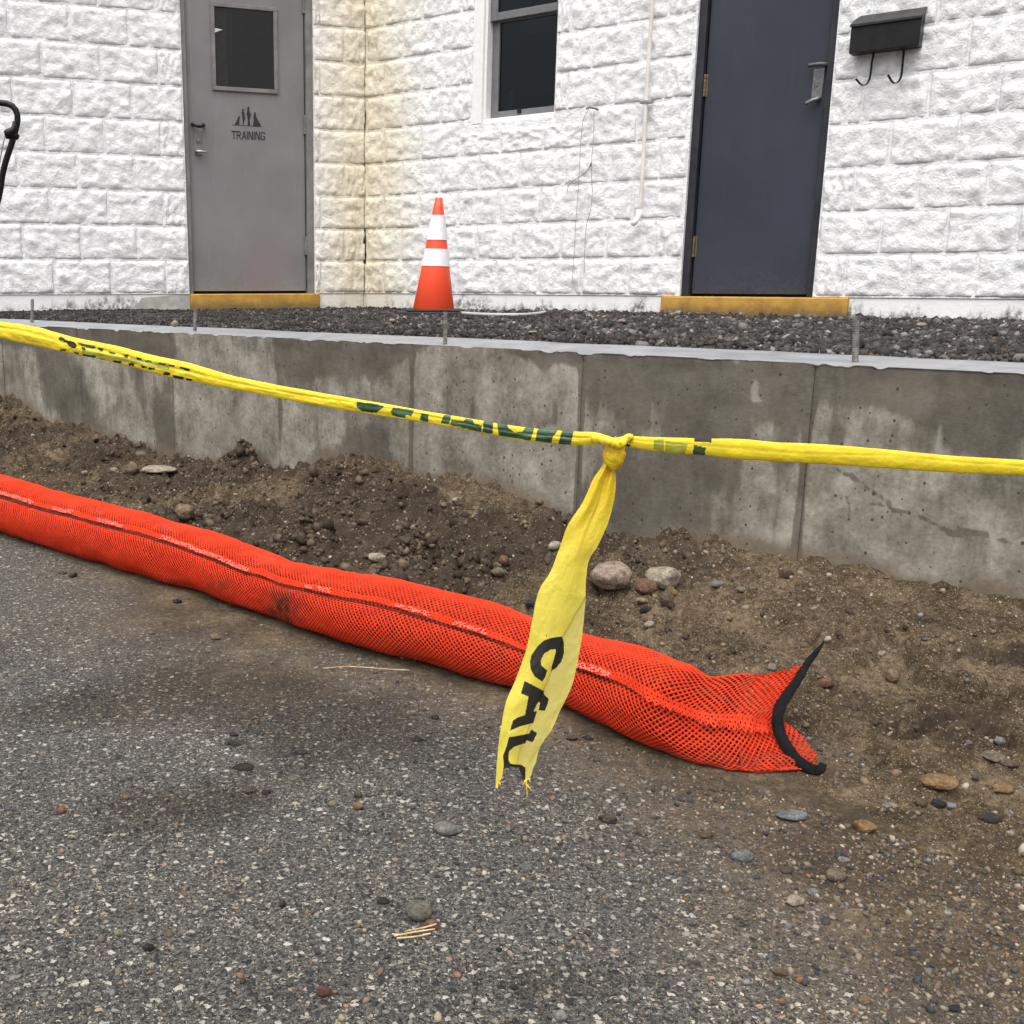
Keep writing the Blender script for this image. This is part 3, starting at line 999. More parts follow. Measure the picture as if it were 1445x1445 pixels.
# TRAINING: strokes as polygons, letter cells in emblem pixels
LET = {
    'T': [[(0, 0), (10, 0), (10, 2), (0, 2)], [(4, 2), (6, 2), (6, 14), (4, 14)]],
    'R': [[(0, 0), (2, 0), (2, 14), (0, 14)], [(2, 0), (7, 0), (9, 2), (2, 2)], [(7, 2), (9, 2), (9, 6), (7, 6)], [(2, 6), (9, 6), (7.5, 8), (2, 8)], [(4.5, 8), (6.7, 8), (9.5, 14), (7.3, 14)]],
    'A': [[(4, 0), (6, 0), (2, 14), (0, 14)], [(4, 0), (6, 0), (10, 14), (8, 14)], [(2.6, 8.6), (7.4, 8.6), (7.9, 10.4), (2.1, 10.4)]],
    'I': [[(0, 0), (2, 0), (2, 14), (0, 14)]],
    'N': [[(0, 0), (2, 0), (2, 14), (0, 14)], [(7.5, 0), (9.5, 0), (9.5, 14), (7.5, 14)], [(2, 0), (3.2, 0), (7.5, 11), (7.5, 14), (6.6, 14), (2, 3)]],
    'G': [[(2, 0), (7.5, 0), (7.5, 2), (2, 2)], [(0, 2), (2, 0), (2, 14), (0, 12)], [(2, 12), (7.5, 12), (7.5, 14), (2, 14)], [(7.5, 0), (9.5, 2), (9.5, 4), (7.5, 4)], [(7.5, 7), (9.5, 7), (9.5, 12), (7.5, 14)], [(5, 7), (7.5, 7), (7.5, 8.6), (5, 8.6)]],
}
adv = {'T': 10.6, 'R': 10.6, 'A': 10.6, 'I': 3.4, 'N': 11.0, 'G': 10}
word, cur, polys = "TRAINING", 0.0, []
tot = sum(adv[c] for c in word)
for c in word:
    for poly in LET[c]:
        polys.append([(385 + (cur + x) * 690 / tot, 932 + y * 170 / 14 + (cur + x) / tot * 26) for x, y in poly])
    cur += adv[c]
vinyl(polys, "door_lettering")

ta = [uzA(269, 417, 0.03)[0], uzA(452, 417, 0.03)[0]]
MB().box(frA, ta[1], ta[0], 0.50, ZB - 0.001, -0.12, 0.032).out("threshold", M['ochre'], bld, bevel=0.006)["label"] = "ochre painted step under the grey door"
# bare, unpainted cement left of the step
pp = [(176, 437), (186, 433), (196, 427), (200, 420), (228, 418), (250, 416), (268, 415.5), (268, 441), (220, 441)]
P_ = [uzA(x, y, 0.008) for x, y in pp]
MB().add([frA(u, z, 0.0085) for u, z in P_], [tuple(range(len(P_)))]).out("cement_patch", M['bare'], bld)

# --- slate blue door in the right wall
db = MB().box(frB, DOOR_B[0] + 0.046, DOOR_B[1] - 0.040, ZB + 0.012, DOOR_B[2] - 0.04, -0.085, -0.042)
doorB = db.out("steel_door", M['bluedoor'], bld, bevel=0.002)
doorB["label"] = "plain slate blue steel door"
fm = MB().box(frB, DOOR_B[0] - 0.001, DOOR_B[0] + 0.040, ZB - 0.002, DOOR_B[2], -0.13, -0.010)
fm.box(frB, DOOR_B[1] - 0.036, DOOR_B[1] + 0.001, ZB - 0.002, DOOR_B[2], -0.13, -0.010)
fm.box(frB, DOOR_B[0] + 0.040, DOOR_B[1] - 0.036, DOOR_B[2] - 0.034, DOOR_B[2], -0.13, -0.010)
fm.out("door_frame", M['blueframe'], doorB, bevel=0.003)
MB().box(frB, DOOR_B[0] + 0.040, DOOR_B[1] - 0.036, ZB - 0.002, DOOR_B[2] - 0.034, -0.14, -0.088).out("door_stop", M['rubber'], doorB)
for py, px in ((121, 990), (348, 973)):
    u_, z_ = uzB(px, py, -0.03)
    hinge(frB, DOOR_B[0] + 0.042, z_, doorB, M['brass'], -0.032, 0.055)
wE = -0.042


def qB(px, py, w): return frB(*uzB(px, py, w), w)


pl = [(1148.5, 98), (1164.5, 96.5), (1159, 138), (1144.5, 141)]
m = MB()
q0 = [uzB(x, y, wE + 0.004) for x, y in pl]
m.add([frB(u, z, wE + 0.0006) for u, z in q0] + [frB(u, z, wE + 0.006) for u, z in q0], [(0, 1, 2, 3), (7, 6, 5, 4), (0, 4, 5, 1), (1, 5, 6, 2), (2, 6, 7, 3), (3, 7, 4, 0)])
m.out("lock_plate", simple("worn grey lock plate", (0.17, 0.17, 0.175), 0.45, metal=0.4, var=0.2, scale=60), doorB, bevel=0.001)
m = MB().tube([qB(1152, 119, wE + 0.005), qB(1152, 119, wE + 0.012)], 0.012, 14)
m.out("lock_cylinder", M['rust'], doorB)
pp = [qB(1166, 91, wE), qB(1166, 91, wE + 0.028), qB(1160, 90.5, wE + 0.038), qB(1148, 91.5, wE + 0.038), qB(1141, 92.5, wE + 0.034)]
MB().tube(spline(pp, 16), 0.0105, 12).out("pull_handle", simple("dark grip", (0.06, 0.06, 0.068), 0.4), doorB, smooth=True)
pp = [qB(1154, 139, wE), qB(1154, 139, wE + 0.03), qB(1148, 141, wE + 0.036), qB(1137, 146, wE + 0.034)]
MB().tube(spline(pp, 14), 0.009, 12).out("lever", simple("worn lever", (0.20, 0.20, 0.205), 0.4, metal=0.5), doorB, smooth=True)
tb = [uzB(932, 432, 0.03)[0], uzB(1196, 432, 0.03)[0]]
MB().box(frB, tb[0], tb[1], 0.50, ZB - 0.002, -0.13, 0.034).out("threshold", M['ochre'], bld, bevel=0.006)["label"] = "ochre painted step under the blue door"

# --- window
WU0, WU1, WZ0, WZ1 = WIN_B
jl = uzB(690, 100, -0.03)[0]
win = MB()
win.box(frB, WU0 - 0.004, jl - 0.018, WZ0 + 0.002, WZ1, -0.10, 0.012).box(frB, jl - 0.0178, jl, WZ0 + 0.03, WZ1, -0.10, -0.004)
win.box(frB, jl + 0.0002, WU1 - 0.0002, WZ1 - 0.05, WZ1, -0.10, -0.01)
wino = win.out("window", M['vinyl'], bld, bevel=0.002)
MB().box(frB, jl - 0.0176, WU1, WZ0 - 0.018, WZ0 + 0.028, -0.10, 0.000).out("sill", M['vinyl'], wino, bevel=0.003)
MB().box(frB, WU0 - 0.01, WU1, WZ0 - 0.042, WZ0 - 0.019, -0.10, 0.010).out("caulk_strip", simple("stained caulk", (0.55, 0.52, 0.44), 0.7, var=0.2), wino)
zr = uzB(735, 20, -0.07)[1]
wS = -0.055
s0, s1 = jl + 0.002, WU1 + 0.016
zb0 = WZ0 + 0.030
sw = 0.045


def sash(za, zb, w0, w1):
    m = MB()
    m.box(frB, s0, s0 + sw, za, zb, w0, w1).box(frB, s1 - sw, s1, za, zb, w0, w1)
    m.box(frB, s0 + sw + .0003, s1 - sw - .0003, za, za + 0.042, w0, w1).box(frB, s0 + sw + .0003, s1 - sw - .0003, zb - 0.042, zb, w0, w1)
    o = m.out("sash", M['sash'], wino, bevel=0.002)
    return o


sash(zb0, zr + 0.012, -0.092, -0.062)
sash(zr - 0.022, WZ1 - 0.052, -0.060, -0.030)
MB().box(frB, s0 + sw, s1 - sw, zb0 + 0.04, zr, -0.080, -0.077).out("pane", M['glass'], wino)
MB().box(frB, s0 + sw, s1 - sw, zr, WZ1 - 0.09, -0.048, -0.045).out("pane", M['glass'], wino)
k_ = uzB(733, 157, -0.06)
MB().box(frB, k_[0] - 0.011, k_[0] + 0.011, k_[1] - 0.012, k_[1] + 0.012, -0.0615, -0.05).out("latch", M['black'], wino, bevel=0.002)
# the dim room behind, with a pale shelf and a bottle-like jar on the inner sill
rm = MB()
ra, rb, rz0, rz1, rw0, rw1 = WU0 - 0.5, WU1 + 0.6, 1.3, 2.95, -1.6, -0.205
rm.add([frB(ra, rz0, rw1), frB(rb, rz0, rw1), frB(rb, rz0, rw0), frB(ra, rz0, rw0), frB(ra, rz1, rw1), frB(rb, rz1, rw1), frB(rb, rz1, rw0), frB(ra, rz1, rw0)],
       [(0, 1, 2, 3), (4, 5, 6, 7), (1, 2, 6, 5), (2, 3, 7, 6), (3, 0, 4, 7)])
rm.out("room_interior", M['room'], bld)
q = uzB(725, 140, -0.19)
MB().tube([frB(q[0], WZ0 + 0.05, -0.15), frB(q[0], WZ0 + 0.11, -0.15), frB(q[0] + 0.004, WZ0 + 0.15, -0.15), frB(q[0] + 0.01, WZ0 + 0.2, -0.15)], [0.03, 0.034, 0.026, 0.016], 14).out("sill_ornament", simple("grey ornament", (0.22, 0.23, 0.26), 0.5), wino, smooth=True)
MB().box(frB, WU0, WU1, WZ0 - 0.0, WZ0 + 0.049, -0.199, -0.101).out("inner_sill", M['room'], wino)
a, b = uzB(735, 40, -0.3), uzB(777, 24, -0.3)
MB().box(frB, a[0], b[0], a[1] - 0.04, a[1] + 0.045, -0.32, -0.30).out("inner_sign", simple("dim placard", (0.16, 0.18, 0.19), 0.6), wino)

# ------------------------------------------------------------------ retaining wall
JOINTPX = [238, 392, 583, 822, 1150]
JS = [szW(x, {238: 470, 392: 477, 583: 489, 822: 500, 1150: 512}[x])[0] for x in JOINTPX]      # descending to the left = larger s
JS = sorted(JS)
pit = (JS[-1] - JS[0]) / 4
JS = [JS[0] - pit * 3, JS[0] - pit * 2, JS[0] - pit] + JS + [JS[-1] + pit * k for k in range(1, 6)]
S_LO, S_HI = JS[0], JS[-1]
TONE = [0.40, 0.40, 0.42, 0.76, 0.30, 0.60, 0.12, 0.52, 0.50, 0.45, 0.5, 0.5]     # how damp each form panel still is
# (px, py, rx, ry, amp) damp and pale stains sighted on the face
WETS = [(630, 560, 14, 26, .5), (650, 590, 22, 14, .45), (668, 572, 8, 26, .5), (705, 590, 12, 8, .4), (690, 610, 18, 10, .3), (785, 580, 10, 24, .55), (765, 596, 24, 10, .5),
        (610, 530, 20, 14, .35), (745, 672, 20, 26, .4), (770, 640, 12, 18, .3), (765, 520, 10, 24, .35), (725, 500, 120, 16, .3), (1000, 540, 120, 40, .3), (890, 560, 40, 60, .2),
        (1060, 560, 40, 40, .25), (1180, 620, 14, 26, .35), (1400, 560, 60, 40, .3), (1330, 600, 60, 40, .35), (1300, 560, 90, 26, .3), (1390, 690, 70, 34, .25), (1190, 560, 60, 40, .2), (1420, 640, 60, 30, .4),
        (95, 545, 20, 40, .35), (60, 540, 20, 40, .25), (230, 600, 12, 40, .5), (245, 560, 7, 90, .45), (395, 560, 6, 90, .4), (410, 545, 20, 14, .35), (520, 640, 40, 40, .3), (450, 600, 20, 40, .2), (880, 680, 26, 50, .3), (950, 690, 50, 60, .25), (340, 625, 30, 10, .5)]
PALES = [(55, 560, 5, 40, .5), (145, 560, 7, 40, .45), (185, 555, 8, 44, .55), (300, 560, 45, 60, .35), (320, 610, 30, 30, .3), (470, 610, 8, 26, .4), (1065, 550, 7, 18, .8), (1070, 564, 10, 4, .6), (640, 520, 30, 20, .15),
         (850, 740, 30, 30, .35), (1040, 505, 8, 14, .6), (1415, 735, 26, 22, .4), (1340, 700, 30, 10, .3), (1395, 610, 14, 26, .3), (1325, 620, 6, 20, .5), (920, 580, 5, 40, .3), (1060, 660, 16, 60, .3), (1020, 700, 12, 40, .25), (400, 540, 4, 60, .4)]
CRACKS = [[(1184, 703), (1196, 703), (1198, 728), (1215, 712), (1250, 710), (1262, 722), (1290, 725), (1320, 740), (1340, 752), (1385, 752), (1420, 765)],
          [(1200, 670), (1225, 690), (1255, 710)], [(1180, 663), (1210, 680)]]


def st2(px, py, e, g):
    s, z = szW(px, py)
    return s, z, abs(szW(px + e, py)[0] - s), abs(szW(px, py + g)[1] - z)


def face_fields(S, Z):
    d = ZT - Z
    k = np.clip(np.searchsorted(JS, S) - 1, 0, len(TONE) - 1)
    wet = np.array(TONE)[k] * 0.90 - 0.10
    band = 0.045 + 0.11 * fbm(S * 2.1, 0, 0, 3, 31) + 0.05 * np.clip(fbm(S * 11, 3, 0, 4, 32), 0, 1)
    wet = wet + 0.50 * sstep(band + 0.05, band - 0.02, d)
    wet = wet + 0.45 * fbm(S * 4.5, Z * 6, 0, 5, 33) + 0.14 * fbm(S * 22, Z * 3.2, 0, 4, 34)
    pale = 0.10 * fbm(S * 7, Z * 4, 0, 4, 35) + 0.06 + 0.34 * fbm(S * 20, Z * 1.6, 0, 4, 38)
    for a in WETS:
        s, z, e, g = st2(*a[:4])
        wet = wet + a[4] * np.exp(-(((S - s) / e)**2 + ((Z - z) / g)**2))
    for a in PALES:
        s, z, e, g = st2(*a[:4])
        m = np.exp(-(((S - s) / e)**2 + ((Z - z) / g)**2))
        pale = pale + a[4] * m
        wet = wet - 0.55 * a[4] * m
    for line in CRACKS:
        L = np.array([szW(*p) for p in line])
        dm = np.full(S.shape, 9.0)
        for p, q in zip(L[:-1], L[1:]):
            v = q - p
            t = np.clip(((S - p[0]) * v[0] + (Z - p[1]) * v[1]) / (v @ v), 0, 1)
            dm = np.minimum(dm, np.hypot(S - p[0] - t * v[0], Z - p[1] - t * v[1]))
        dm = dm + 0.004 * fbm(S * 40, Z * 40, 0, 3, 36)
        wet = wet + 0.40 * sstep(0.0055, 0.0005, dm + 0.003 * fbm(S * 70, Z * 70, 0, 2, 37))
    return wet, pale


# soil height along the wall face, sighted
BASE = [(0, 563), (46, 576), (66, 596), (133, 614), (186, 629), (246, 644), (289, 656), (312, 650), (330, 641), (352, 637), (372, 655), (395, 682), (420, 672), (442, 660), (460, 644), (480, 648), (523, 646), (540, 660), (580, 672), (620, 674), (666, 679), (712, 689),
        (732, 699), (760, 716), (800, 735), (845, 755), (880, 769), (912, 763), (960, 757), (1004, 762), (1047, 776), (1121, 786), (1195, 799), (1262, 813), (1329, 826), (1396, 840), (1445, 850)]
BS = np.array([szW(*p) for p in BASE])
BS = BS[np.argsort(BS[:, 0])]


def soil_edge(s):
    return np.interp(s, np.r_[BS[0, 0] - 1.5, BS[:, 0], BS[-1, 0] + 1.0], np.r_[BS[0, 1] - 0.03, BS[:, 1], BS[-1, 1] + 0.05])


rwall = empty("retaining_wall", frW(0, 0, 0), "low cast concrete retaining wall with damp stains in front of the gravel strip", "wall")
for a, b in zip(JS[:-1], JS[1:]):
    n_ = max(2, int((b - a) / 0.008))
    sv = np.linspace(a, b, n_)
    zv = np.linspace(-0.08, ZT, 74)
    S, Z = np.meshgrid(sv, zv, indexing='ij')
    wet, pale = face_fields(S, Z)
    ed = np.minimum(S - a, b - S)
    groove = 0.004 * (np.abs(S - szW(392, 477)[0]) > 0.05) + 0.0008
    tilt = 0.004 * vnoise(a * 3.1, 2.2, 0, 5)
    w = tilt * (S - a) / (b - a) + 0.0025 * fbm(S * 9, Z * 9, 0, 4, 41) - groove * sstep(0.010, 0.002, ed)
    lip = sstep(0.035, 0.0, ZT - Z) * (0.006 * np.clip(fbm(S * 22, 0.5, 0, 4, 42) + 0.25, 0, 1))
    w = w + lip
    s392 = szW(392, 477)[0]
    wet = wet + 0.55 * sstep(0.014, 0.004, ed) * (a < 2.2) * (np.abs(S - s392) > 0.05)
    ztop = Z - sstep(0.03, 0, ZT - Z) * (0.010 * np.clip(fbm(S * 30, 8.8, 0, 4, 43), 0, 1))
    soil = 0.85 * sstep(0.045, 0.0, Z - soil_edge(S) + 0.03 * fbm(S * 12, Z * 12, 0, 3, 44))
    V = W0 + S[..., None] * tW + w[..., None] * nW + ztop[..., None] * Z3
    build("wall_panel", V.reshape(-1, 3), grid_faces(n_, 74), M['conc'], rwall, True, attrs={"wet": wet.ravel(), "pale": pale.ravel(), "soil": soil.ravel()})
sv = np.linspace(S_LO, S_HI, 700)
vv = np.array([0.006, -0.01, -0.03, -0.08, -0.14, -0.22, -0.32, -WTH, -WTH - 0.001])
S, Wd = np.meshgrid(sv, vv, indexing='ij')
Zt = ZT + 0.003 * fbm(S * 5, Wd * 20, 0, 4, 45) - 0.009 * (Wd > 0) - 0.004 * (np.abs(Wd + 0.01) < 1e-6)
Zt[:, 0] = ZT - 0.010 * np.clip(fbm(sv * 30, 8.8, 0, 4, 43), 0, 1) - 0.001
Wd = Wd.copy()
Wd[:, 0] = 0.006 * np.clip(fbm(sv * 22, 0.5, 0, 4, 42) + 0.25, 0, 1) + 0.0005
Wd[:, -3:-1] += 0.006 * fbm(sv * 8, 3.3, 0, 4, 46)[:, None]
Zt[:, -1] = 0.0
V = W0 + S[..., None] * tW + Wd[..., None] * nW + Zt[..., None] * Z3
build("wall_cap", V.reshape(-1, 3), grid_faces(700, len(vv)), M['ctop'], rwall, True)

# ------------------------------------------------------------------ gravel terrace between wall and building
q0, q1 = frW(S_LO - 0.2, 0, -WTH + 0.03), frW(S_HI + 0.5, 0, -WTH + 0.03)
na, nb = 420, 90


def terrace_z(X, Y):
    return 0.552 + 0.006 * fbm(X * 3, Y * 3, 0, 3, 51) + 0.004 * fbm(X * 14, Y * 14, 0, 3, 52)


def wall_behind(s):
    """how far behind the retaining wall the building stands at s"""
    p = frW(s, 0, 0)
    best = 4.0
    for t, n in ((tA, nA), (tB, nB)):
        k = np.dot(P0 - p, n) / np.dot(-nW, n)
        u = np.dot(p - nW * k - P0, t)
        if k > 0 and u > -0.05: best = min(best, k)
    return best


sv = np.linspace(S_LO - 0.2, S_HI + 0.5, na)
wb = np.array([wall_behind(s) for s in sv]) + 0.05
kk = np.linspace(0, 1, nb)
Wd = -(WTH - 0.01) - kk[None, :] * (wb - WTH + 0.01)[:, None]
V = W0 + sv[:, None, None] * tW + Wd[..., None] * nW
V[..., 2] = terrace_z(V[..., 0], V[..., 1]) - 0.018 * sstep(0.10, 0.0, -Wd - WTH) 
tag(build("gravel_bed", V.reshape(-1, 3), grid_faces(na, nb), M['bed'], smooth=True), "dark gravel strip between wall and building", kind="structure")

# ------------------------------------------------------------------ bare soil bank between wall and sock
MOUNDS = [  # px, py (on the face of the mound), radius m, height m
    (345, 655, 0.09, 0.055), (392, 700, 0.09, -0.030), (480, 690, 0.13, 0.05), (555, 700, 0.13, 0.03), (430, 755, 0.09, 0.050), (465, 765, 0.06, 0.02), (600, 775, 0.06, 0.018), (610, 720, 0.14, 0.02), (700, 740, 0.10, 0.015),
    (220, 700, 0.14, 0.015), (890, 800, 0.05, 0.006), (300, 735, 0.08, -0.03), (130, 640, 0.14, 0.02), (1230, 990, 0.09, -0.009), (1190, 940, 0.045, -0.012), (1320, 990, 0.09, -0.007), (1310, 930, 0.08, -0.007), (1110, 830, 0.08, 0.006), (545, 800, 0.05, 0.012)]
RIDGES = [[(1200, 945), (1222, 928), (1240, 903), (1265, 907), (1290, 918), (1297, 940), (1312, 958), (1335, 962), (1385, 971)],
          [(1340, 917), (1372, 921), (1398, 926), (1445, 924)], [(1275, 1032), (1330, 1006), (1392, 1001), (1412, 985), (1445, 978)], [(1160, 905), (1190, 893), (1225, 900)], [(1395, 1020), (1420, 1045), (1445, 1050)]]


def far_edge(s):
    """distance from the wall face to the line where the soil runs out on the asphalt"""
    px, py = frW(s, 0, 0)[:2]
    # the sock line, taken along nW
    k = np.dot((SC_[6] - np.array([px, py, 0])) * [1, 1, 0], sock_n) / np.dot(nW, sock_n)
    return k


S_A, S_B = S_LO + 0.25, JS[-1] - 0.9
NS, ND = 1050, 180
sv = np.linspace(S_A, S_B, NS)
fe = np.array([far_edge(s) for s in sv])
end_s = float((SOCK_END - W0) @ tW)
fe = fe + 0.10 + 0.16 * sstep(end_s + 0.15, end_s - 0.45, sv) + 0.02 * fbm(sv * 4, 1.1, 0, 3, 61)
qq = np.linspace(0, 1, ND)
SS = np.repeat(sv[:, None], ND, 1)
DD = -0.03 + (fe[:, None] + 0.03) * qq[None, :]
XX = W0[0] + SS * tW[0] + DD * nW[0]
YY = W0[1] + SS * tW[1] + DD * nW[1]
hs0 = soil_edge(sv)
hsm = np.convolve(np.pad(hs0, 60, mode='edge'), np.ones(121) / 121, 'valid')
q = np.clip(DD / fe[:, None], 0, 1)
near = np.exp(-np.clip(DD, 0, 9) / 0.07)
h0 = hs0[:, None] * near + hsm[:, None] * (1 - near)
ZZ = h0 * (1 - q)**1.25 - 0.012 * sstep(0.80, 1.0, q)
calm = sstep(0.55, -0.35, SS - szW(1150, 700)[0])      # trodden flat towards the right
amp = 1.0 - 0.50 * calm
fade = 1 - sstep(0.72, 1.0, q) * 0.8
n_big = fbm(XX * 7, YY * 7, 0, 3, 62)
n_mid = fbm(XX * 24, YY * 24, 0, 4, 63)
n_clod = np.abs(fbm(XX * 17, YY * 17, 0, 3, 64))
n_fine = fbm(XX * 75, YY * 75, 0, 3, 65)
ZZ = ZZ + fade * amp * (0.018 * n_big + 0.024 * n_mid + 0.050 * (n_clod - 0.12) + 0.030 * (0.25 - np.abs(fbm(XX * 34, YY * 34, 0, 3, 67))) * sstep(-0.25, 0.3, n_big) + 0.012 * n_fine) + (1 - fade) * 0.003 * n_mid
DAMP = 0.40 + 0.6 * fbm(XX * 5, YY * 5, 0, 4, 66) - 0.12 * calm + 0.10 * (1 - calm)


def soil_cell(x, y):
    s = (x - W0[0]) * tW[0] + (y - W0[1]) * tW[1]
    d = (x - W0[0]) * nW[0] + (y - W0[1]) * nW[1]
    i = (s - S_A) / (S_B - S_A) * (NS - 1)
    f_ = np.interp(s, sv, fe)
    j = (d + 0.03) / (f_ + 0.03) * (ND - 1)
    return i, j


def ground_z(x, y):
    x, y = np.asarray(x, float), np.asarray(y, float)
    i, j = soil_cell(x, y)
    ok = (i >= 0) & (i < NS - 1) & (j >= 0) & (j < ND - 1)
    i0, j0 = np.clip(i.astype(int), 0, NS - 2), np.clip(j.astype(int), 0, ND - 2)
    a, b = np.clip(i - i0, 0, 1), np.clip(j - j0, 0, 1)
    z = (ZZ[i0, j0] * (1 - a) * (1 - b) + ZZ[i0 + 1, j0] * a * (1 - b) + ZZ[i0, j0 + 1] * (1 - a) * b + ZZ[i0 + 1, j0 + 1] * a * b)
    return np.maximum(np.where(ok, z, 0.0), 0.0)


def sight(px, py):
    """first ground point met along a sight line"""
    d = ray(px, py)
    ts = np.linspace(0.6, 6.5, 3000)
    P = CAM + d * ts[:, None]
    hit = np.nonzero(P[:, 2] <= ground_z(P[:, 0], P[:, 1]))[0]
    return P[hit[0]] if len(hit) else P[-1]


for px, py, r, h in MOUNDS:
    c = sight(px, py)
    ZZ = ZZ + h * np.exp(-((XX - c[0])**2 + (YY - c[1])**2) / (r * 0.6)**2) * (1 + 0.9 * n_mid)
    if h > 0.015: DAMP = DAMP + 0.55 * np.exp(-((XX - c[0])**2 + (YY - c[1])**2) / (r * 0.8)**2)
for line in RIDGES:
    L = np.array([sight(*p)[:2] for p in line])
    dm = np.full(XX.shape, 9.0)
    for p, q2 in zip(L[:-1], L[1:]):
        v = q2 - p
        t = np.clip(((XX - p[0]) * v[0] + (YY - p[1]) * v[1]) / (v @ v), 0, 1)
        dm = np.minimum(dm, np.hypot(XX - p[0] - t * v[0], YY - p[1] - t * v[1]))
    dm = dm + 0.006 * n_mid
    ZZ = ZZ + 0.021 * np.exp(-(dm / 0.0085)**2) - 0.014 * np.exp(-((dm - 0.021) / 0.009)**2)
    DAMP = DAMP + 0.22 * np.exp(-((dm - 0.018) / 0.010)**2)
for px, py, r, a in [(345, 655, 0.10, .5), (470, 690, .13, .35), (440, 760, .12, .5), (560, 790, .12, .3), (270, 745, .16, .45), (600, 700, .18, -.25), (1100, 850, .3, -.25), (1330, 880, .25, -.15), (1195, 975, .05, .2), (860, 850, .1, .15), (1000, 870, .2, -.15), (80, 640, .3, -.1), (660, 800, .12, .3), (330, 720, .18, .3)]:
    c = sight(px, py)
    DAMP = DAMP + a * np.exp(-((XX - c[0])**2 + (YY - c[1])**2) / r**2)
_p0, _p1 = SC_[0][:2], np.array([SOCK_END[0] + 0.03, SOCK_END[1] + 0.05])
_v = _p1 - _p0
_t2 = np.clip(((XX - _p0[0]) * _v[0] + (YY - _p0[1]) * _v[1]) / (_v @ _v), 0, 1)
_d = np.hypot(XX - _p0[0] - _t2 * _v[0], YY - _p0[1] - _t2 * _v[1])
ZZ = np.minimum(ZZ, -0.003 + 0.003 * n_mid + np.clip(_d - 0.075, 0, 9) * 0.9)
V = np.stack([XX, YY, ZZ], -1).reshape(-1, 3)
tag(build("soil_bank", V, grid_faces(NS, ND), M['soil'], smooth=True, attrs={"damp": np.clip(DAMP, 0, 1.2).ravel()}), "rough damp brown soil banked against the retaining wall", kind="structure")

# ------------------------------------------------------------------ loose stones: generators
_ico = {}


def ico(sub):
    if sub not in _ico:
        bm = bmesh.new()
        bmesh.ops.create_icosphere(bm, subdivisions=sub, radius=1.0)
        bm.verts.ensure_lookup_table()
        _ico[sub] = (np.array([v.co[:] for v in bm.verts]), np.array([[v.index for v in f.verts] for f in bm.faces]))
        bm.free()
    return _ico[sub]


def rot_rand(n, flat=None):
    q = RNG.normal(size=(n, 4))
    if flat is not None:
        q[:, 1:3] *= flat
    q /= np.linalg.norm(q, axis=1)[:, None]
    w, x, y, z = q.T
    return np.stack([1 - 2 * (y * y + z * z), 2 * (x * y - z * w), 2 * (x * z + y * w), 2 * (x * y + z * w), 1 - 2 * (x * x + z * z), 2 * (y * z - x * w),
                     2 * (x * z - y * w), 2 * (y * z + x * w), 1 - 2 * (x * x + y * y)], -1).reshape(n, 3, 3)


def scatter(name, P, size, cols, mat, label, sub=1, jitter=0.25, flat=0.35, squash=(0.55, 0.9), smooth=False):
    n = len(P)
    bv, bf = ico(sub)
    K = 10
    var = []
    for k in range(K):
        v = bv * (1 + jitter * RNG.normal(size=(len(bv), 1)).clip(-1.5, 1.5) * 0.55)
        var.append(v)
    var = np.array(var)
    sel = RNG.integers(0, K, n)
    sc = np.stack([RNG.uniform(0.8, 1.3, n), RNG.uniform(0.65, 1.0, n), RNG.uniform(*squash, n)], -1) * size[:, None]
    V = var[sel] * sc[:, None, :]
    V = np.einsum('nij,nvj->nvi', rot_rand(n, flat), V) + P[:, None, :]
    Fc = (bf[None] + (np.arange(n) * len(bv))[:, None, None]).reshape(-1, 3)
    C4 = np.repeat(np.c_[cols, np.ones(n)], len(bv), 0)
    return tag(build(name, V.reshape(-1, 3), Fc, mat, smooth=smooth, attrs={"tint": C4}), label, kind="stuff")


def palette(n, cols, w, var=0.25):
    c = np.array(cols)[RNG.choice(len(cols), n, p=np.array(w) / np.sum(w))]
    return np.clip(c * RNG.uniform(1 - var, 1 + var, (n, 1)), 0, 0.8)


def in_view(P, pad=40):
    x, y = proj(P)
    return (x > -pad) & (x < IMG + pad) & (y > -pad) & (y < IMG + pad)


# crushed gravel on the terrace
N = 38000
s_ = RNG.uniform(-0.7, JS[-1] - 0.4, N)
k_ = RNG.uniform(0, 1, N)**1.25
wb_ = np.interp(s_, np.linspace(S_LO - 0.2, S_HI + 0.5, na), wb) - 0.055
d_ = WTH + 0.022 + k_ * (wb_ - WTH - 0.03)
P = W0 + s_[:, None] * tW - d_[:, None] * nW
P[:, 2] = terrace_z(P[:, 0], P[:, 1]) - 0.012 * sstep(0.10, 0, d_ - WTH)
keep = in_view(P) & (P[:, 1] < 7.6) & ~((np.abs(P[:, 0] - ony(612, 437, 5.62)[0]) < 0.2) & (np.abs(P[:, 1] - 5.62) < 0.175))
P = P[keep]
n = len(P)
size = np.exp(RNG.normal(math.log(0.0062), 0.46, n)).clip(0.0025, 0.019) * (0.58 + 0.55 * sstep(-1.0, 1.2, P[:, 0]))
P[:, 2] += size * 0.12
gcol = 0.55 + 0.45 * sstep(-1.0, 1.2, P[:, 0]) + 0.7 * fbm(P[:, 0] * 4, P[:, 1] * 4, 0, 4, 53)
scatter("crushed_gravel", P, size, np.clip(gcol, 0.35, 1.8)[:, None] * palette(n, [(0.026, 0.023, 0.022), (0.048, 0.043, 0.041), (0.095, 0.088, 0.084), (0.20, 0.185, 0.175), (0.060, 0.044, 0.034)], [4.6, 3.4, 1.5, .55, 1.1]), M['crushed'],
        "dark crushed gravel spread between retaining wall and building", flat=0.6, jitter=0.42)

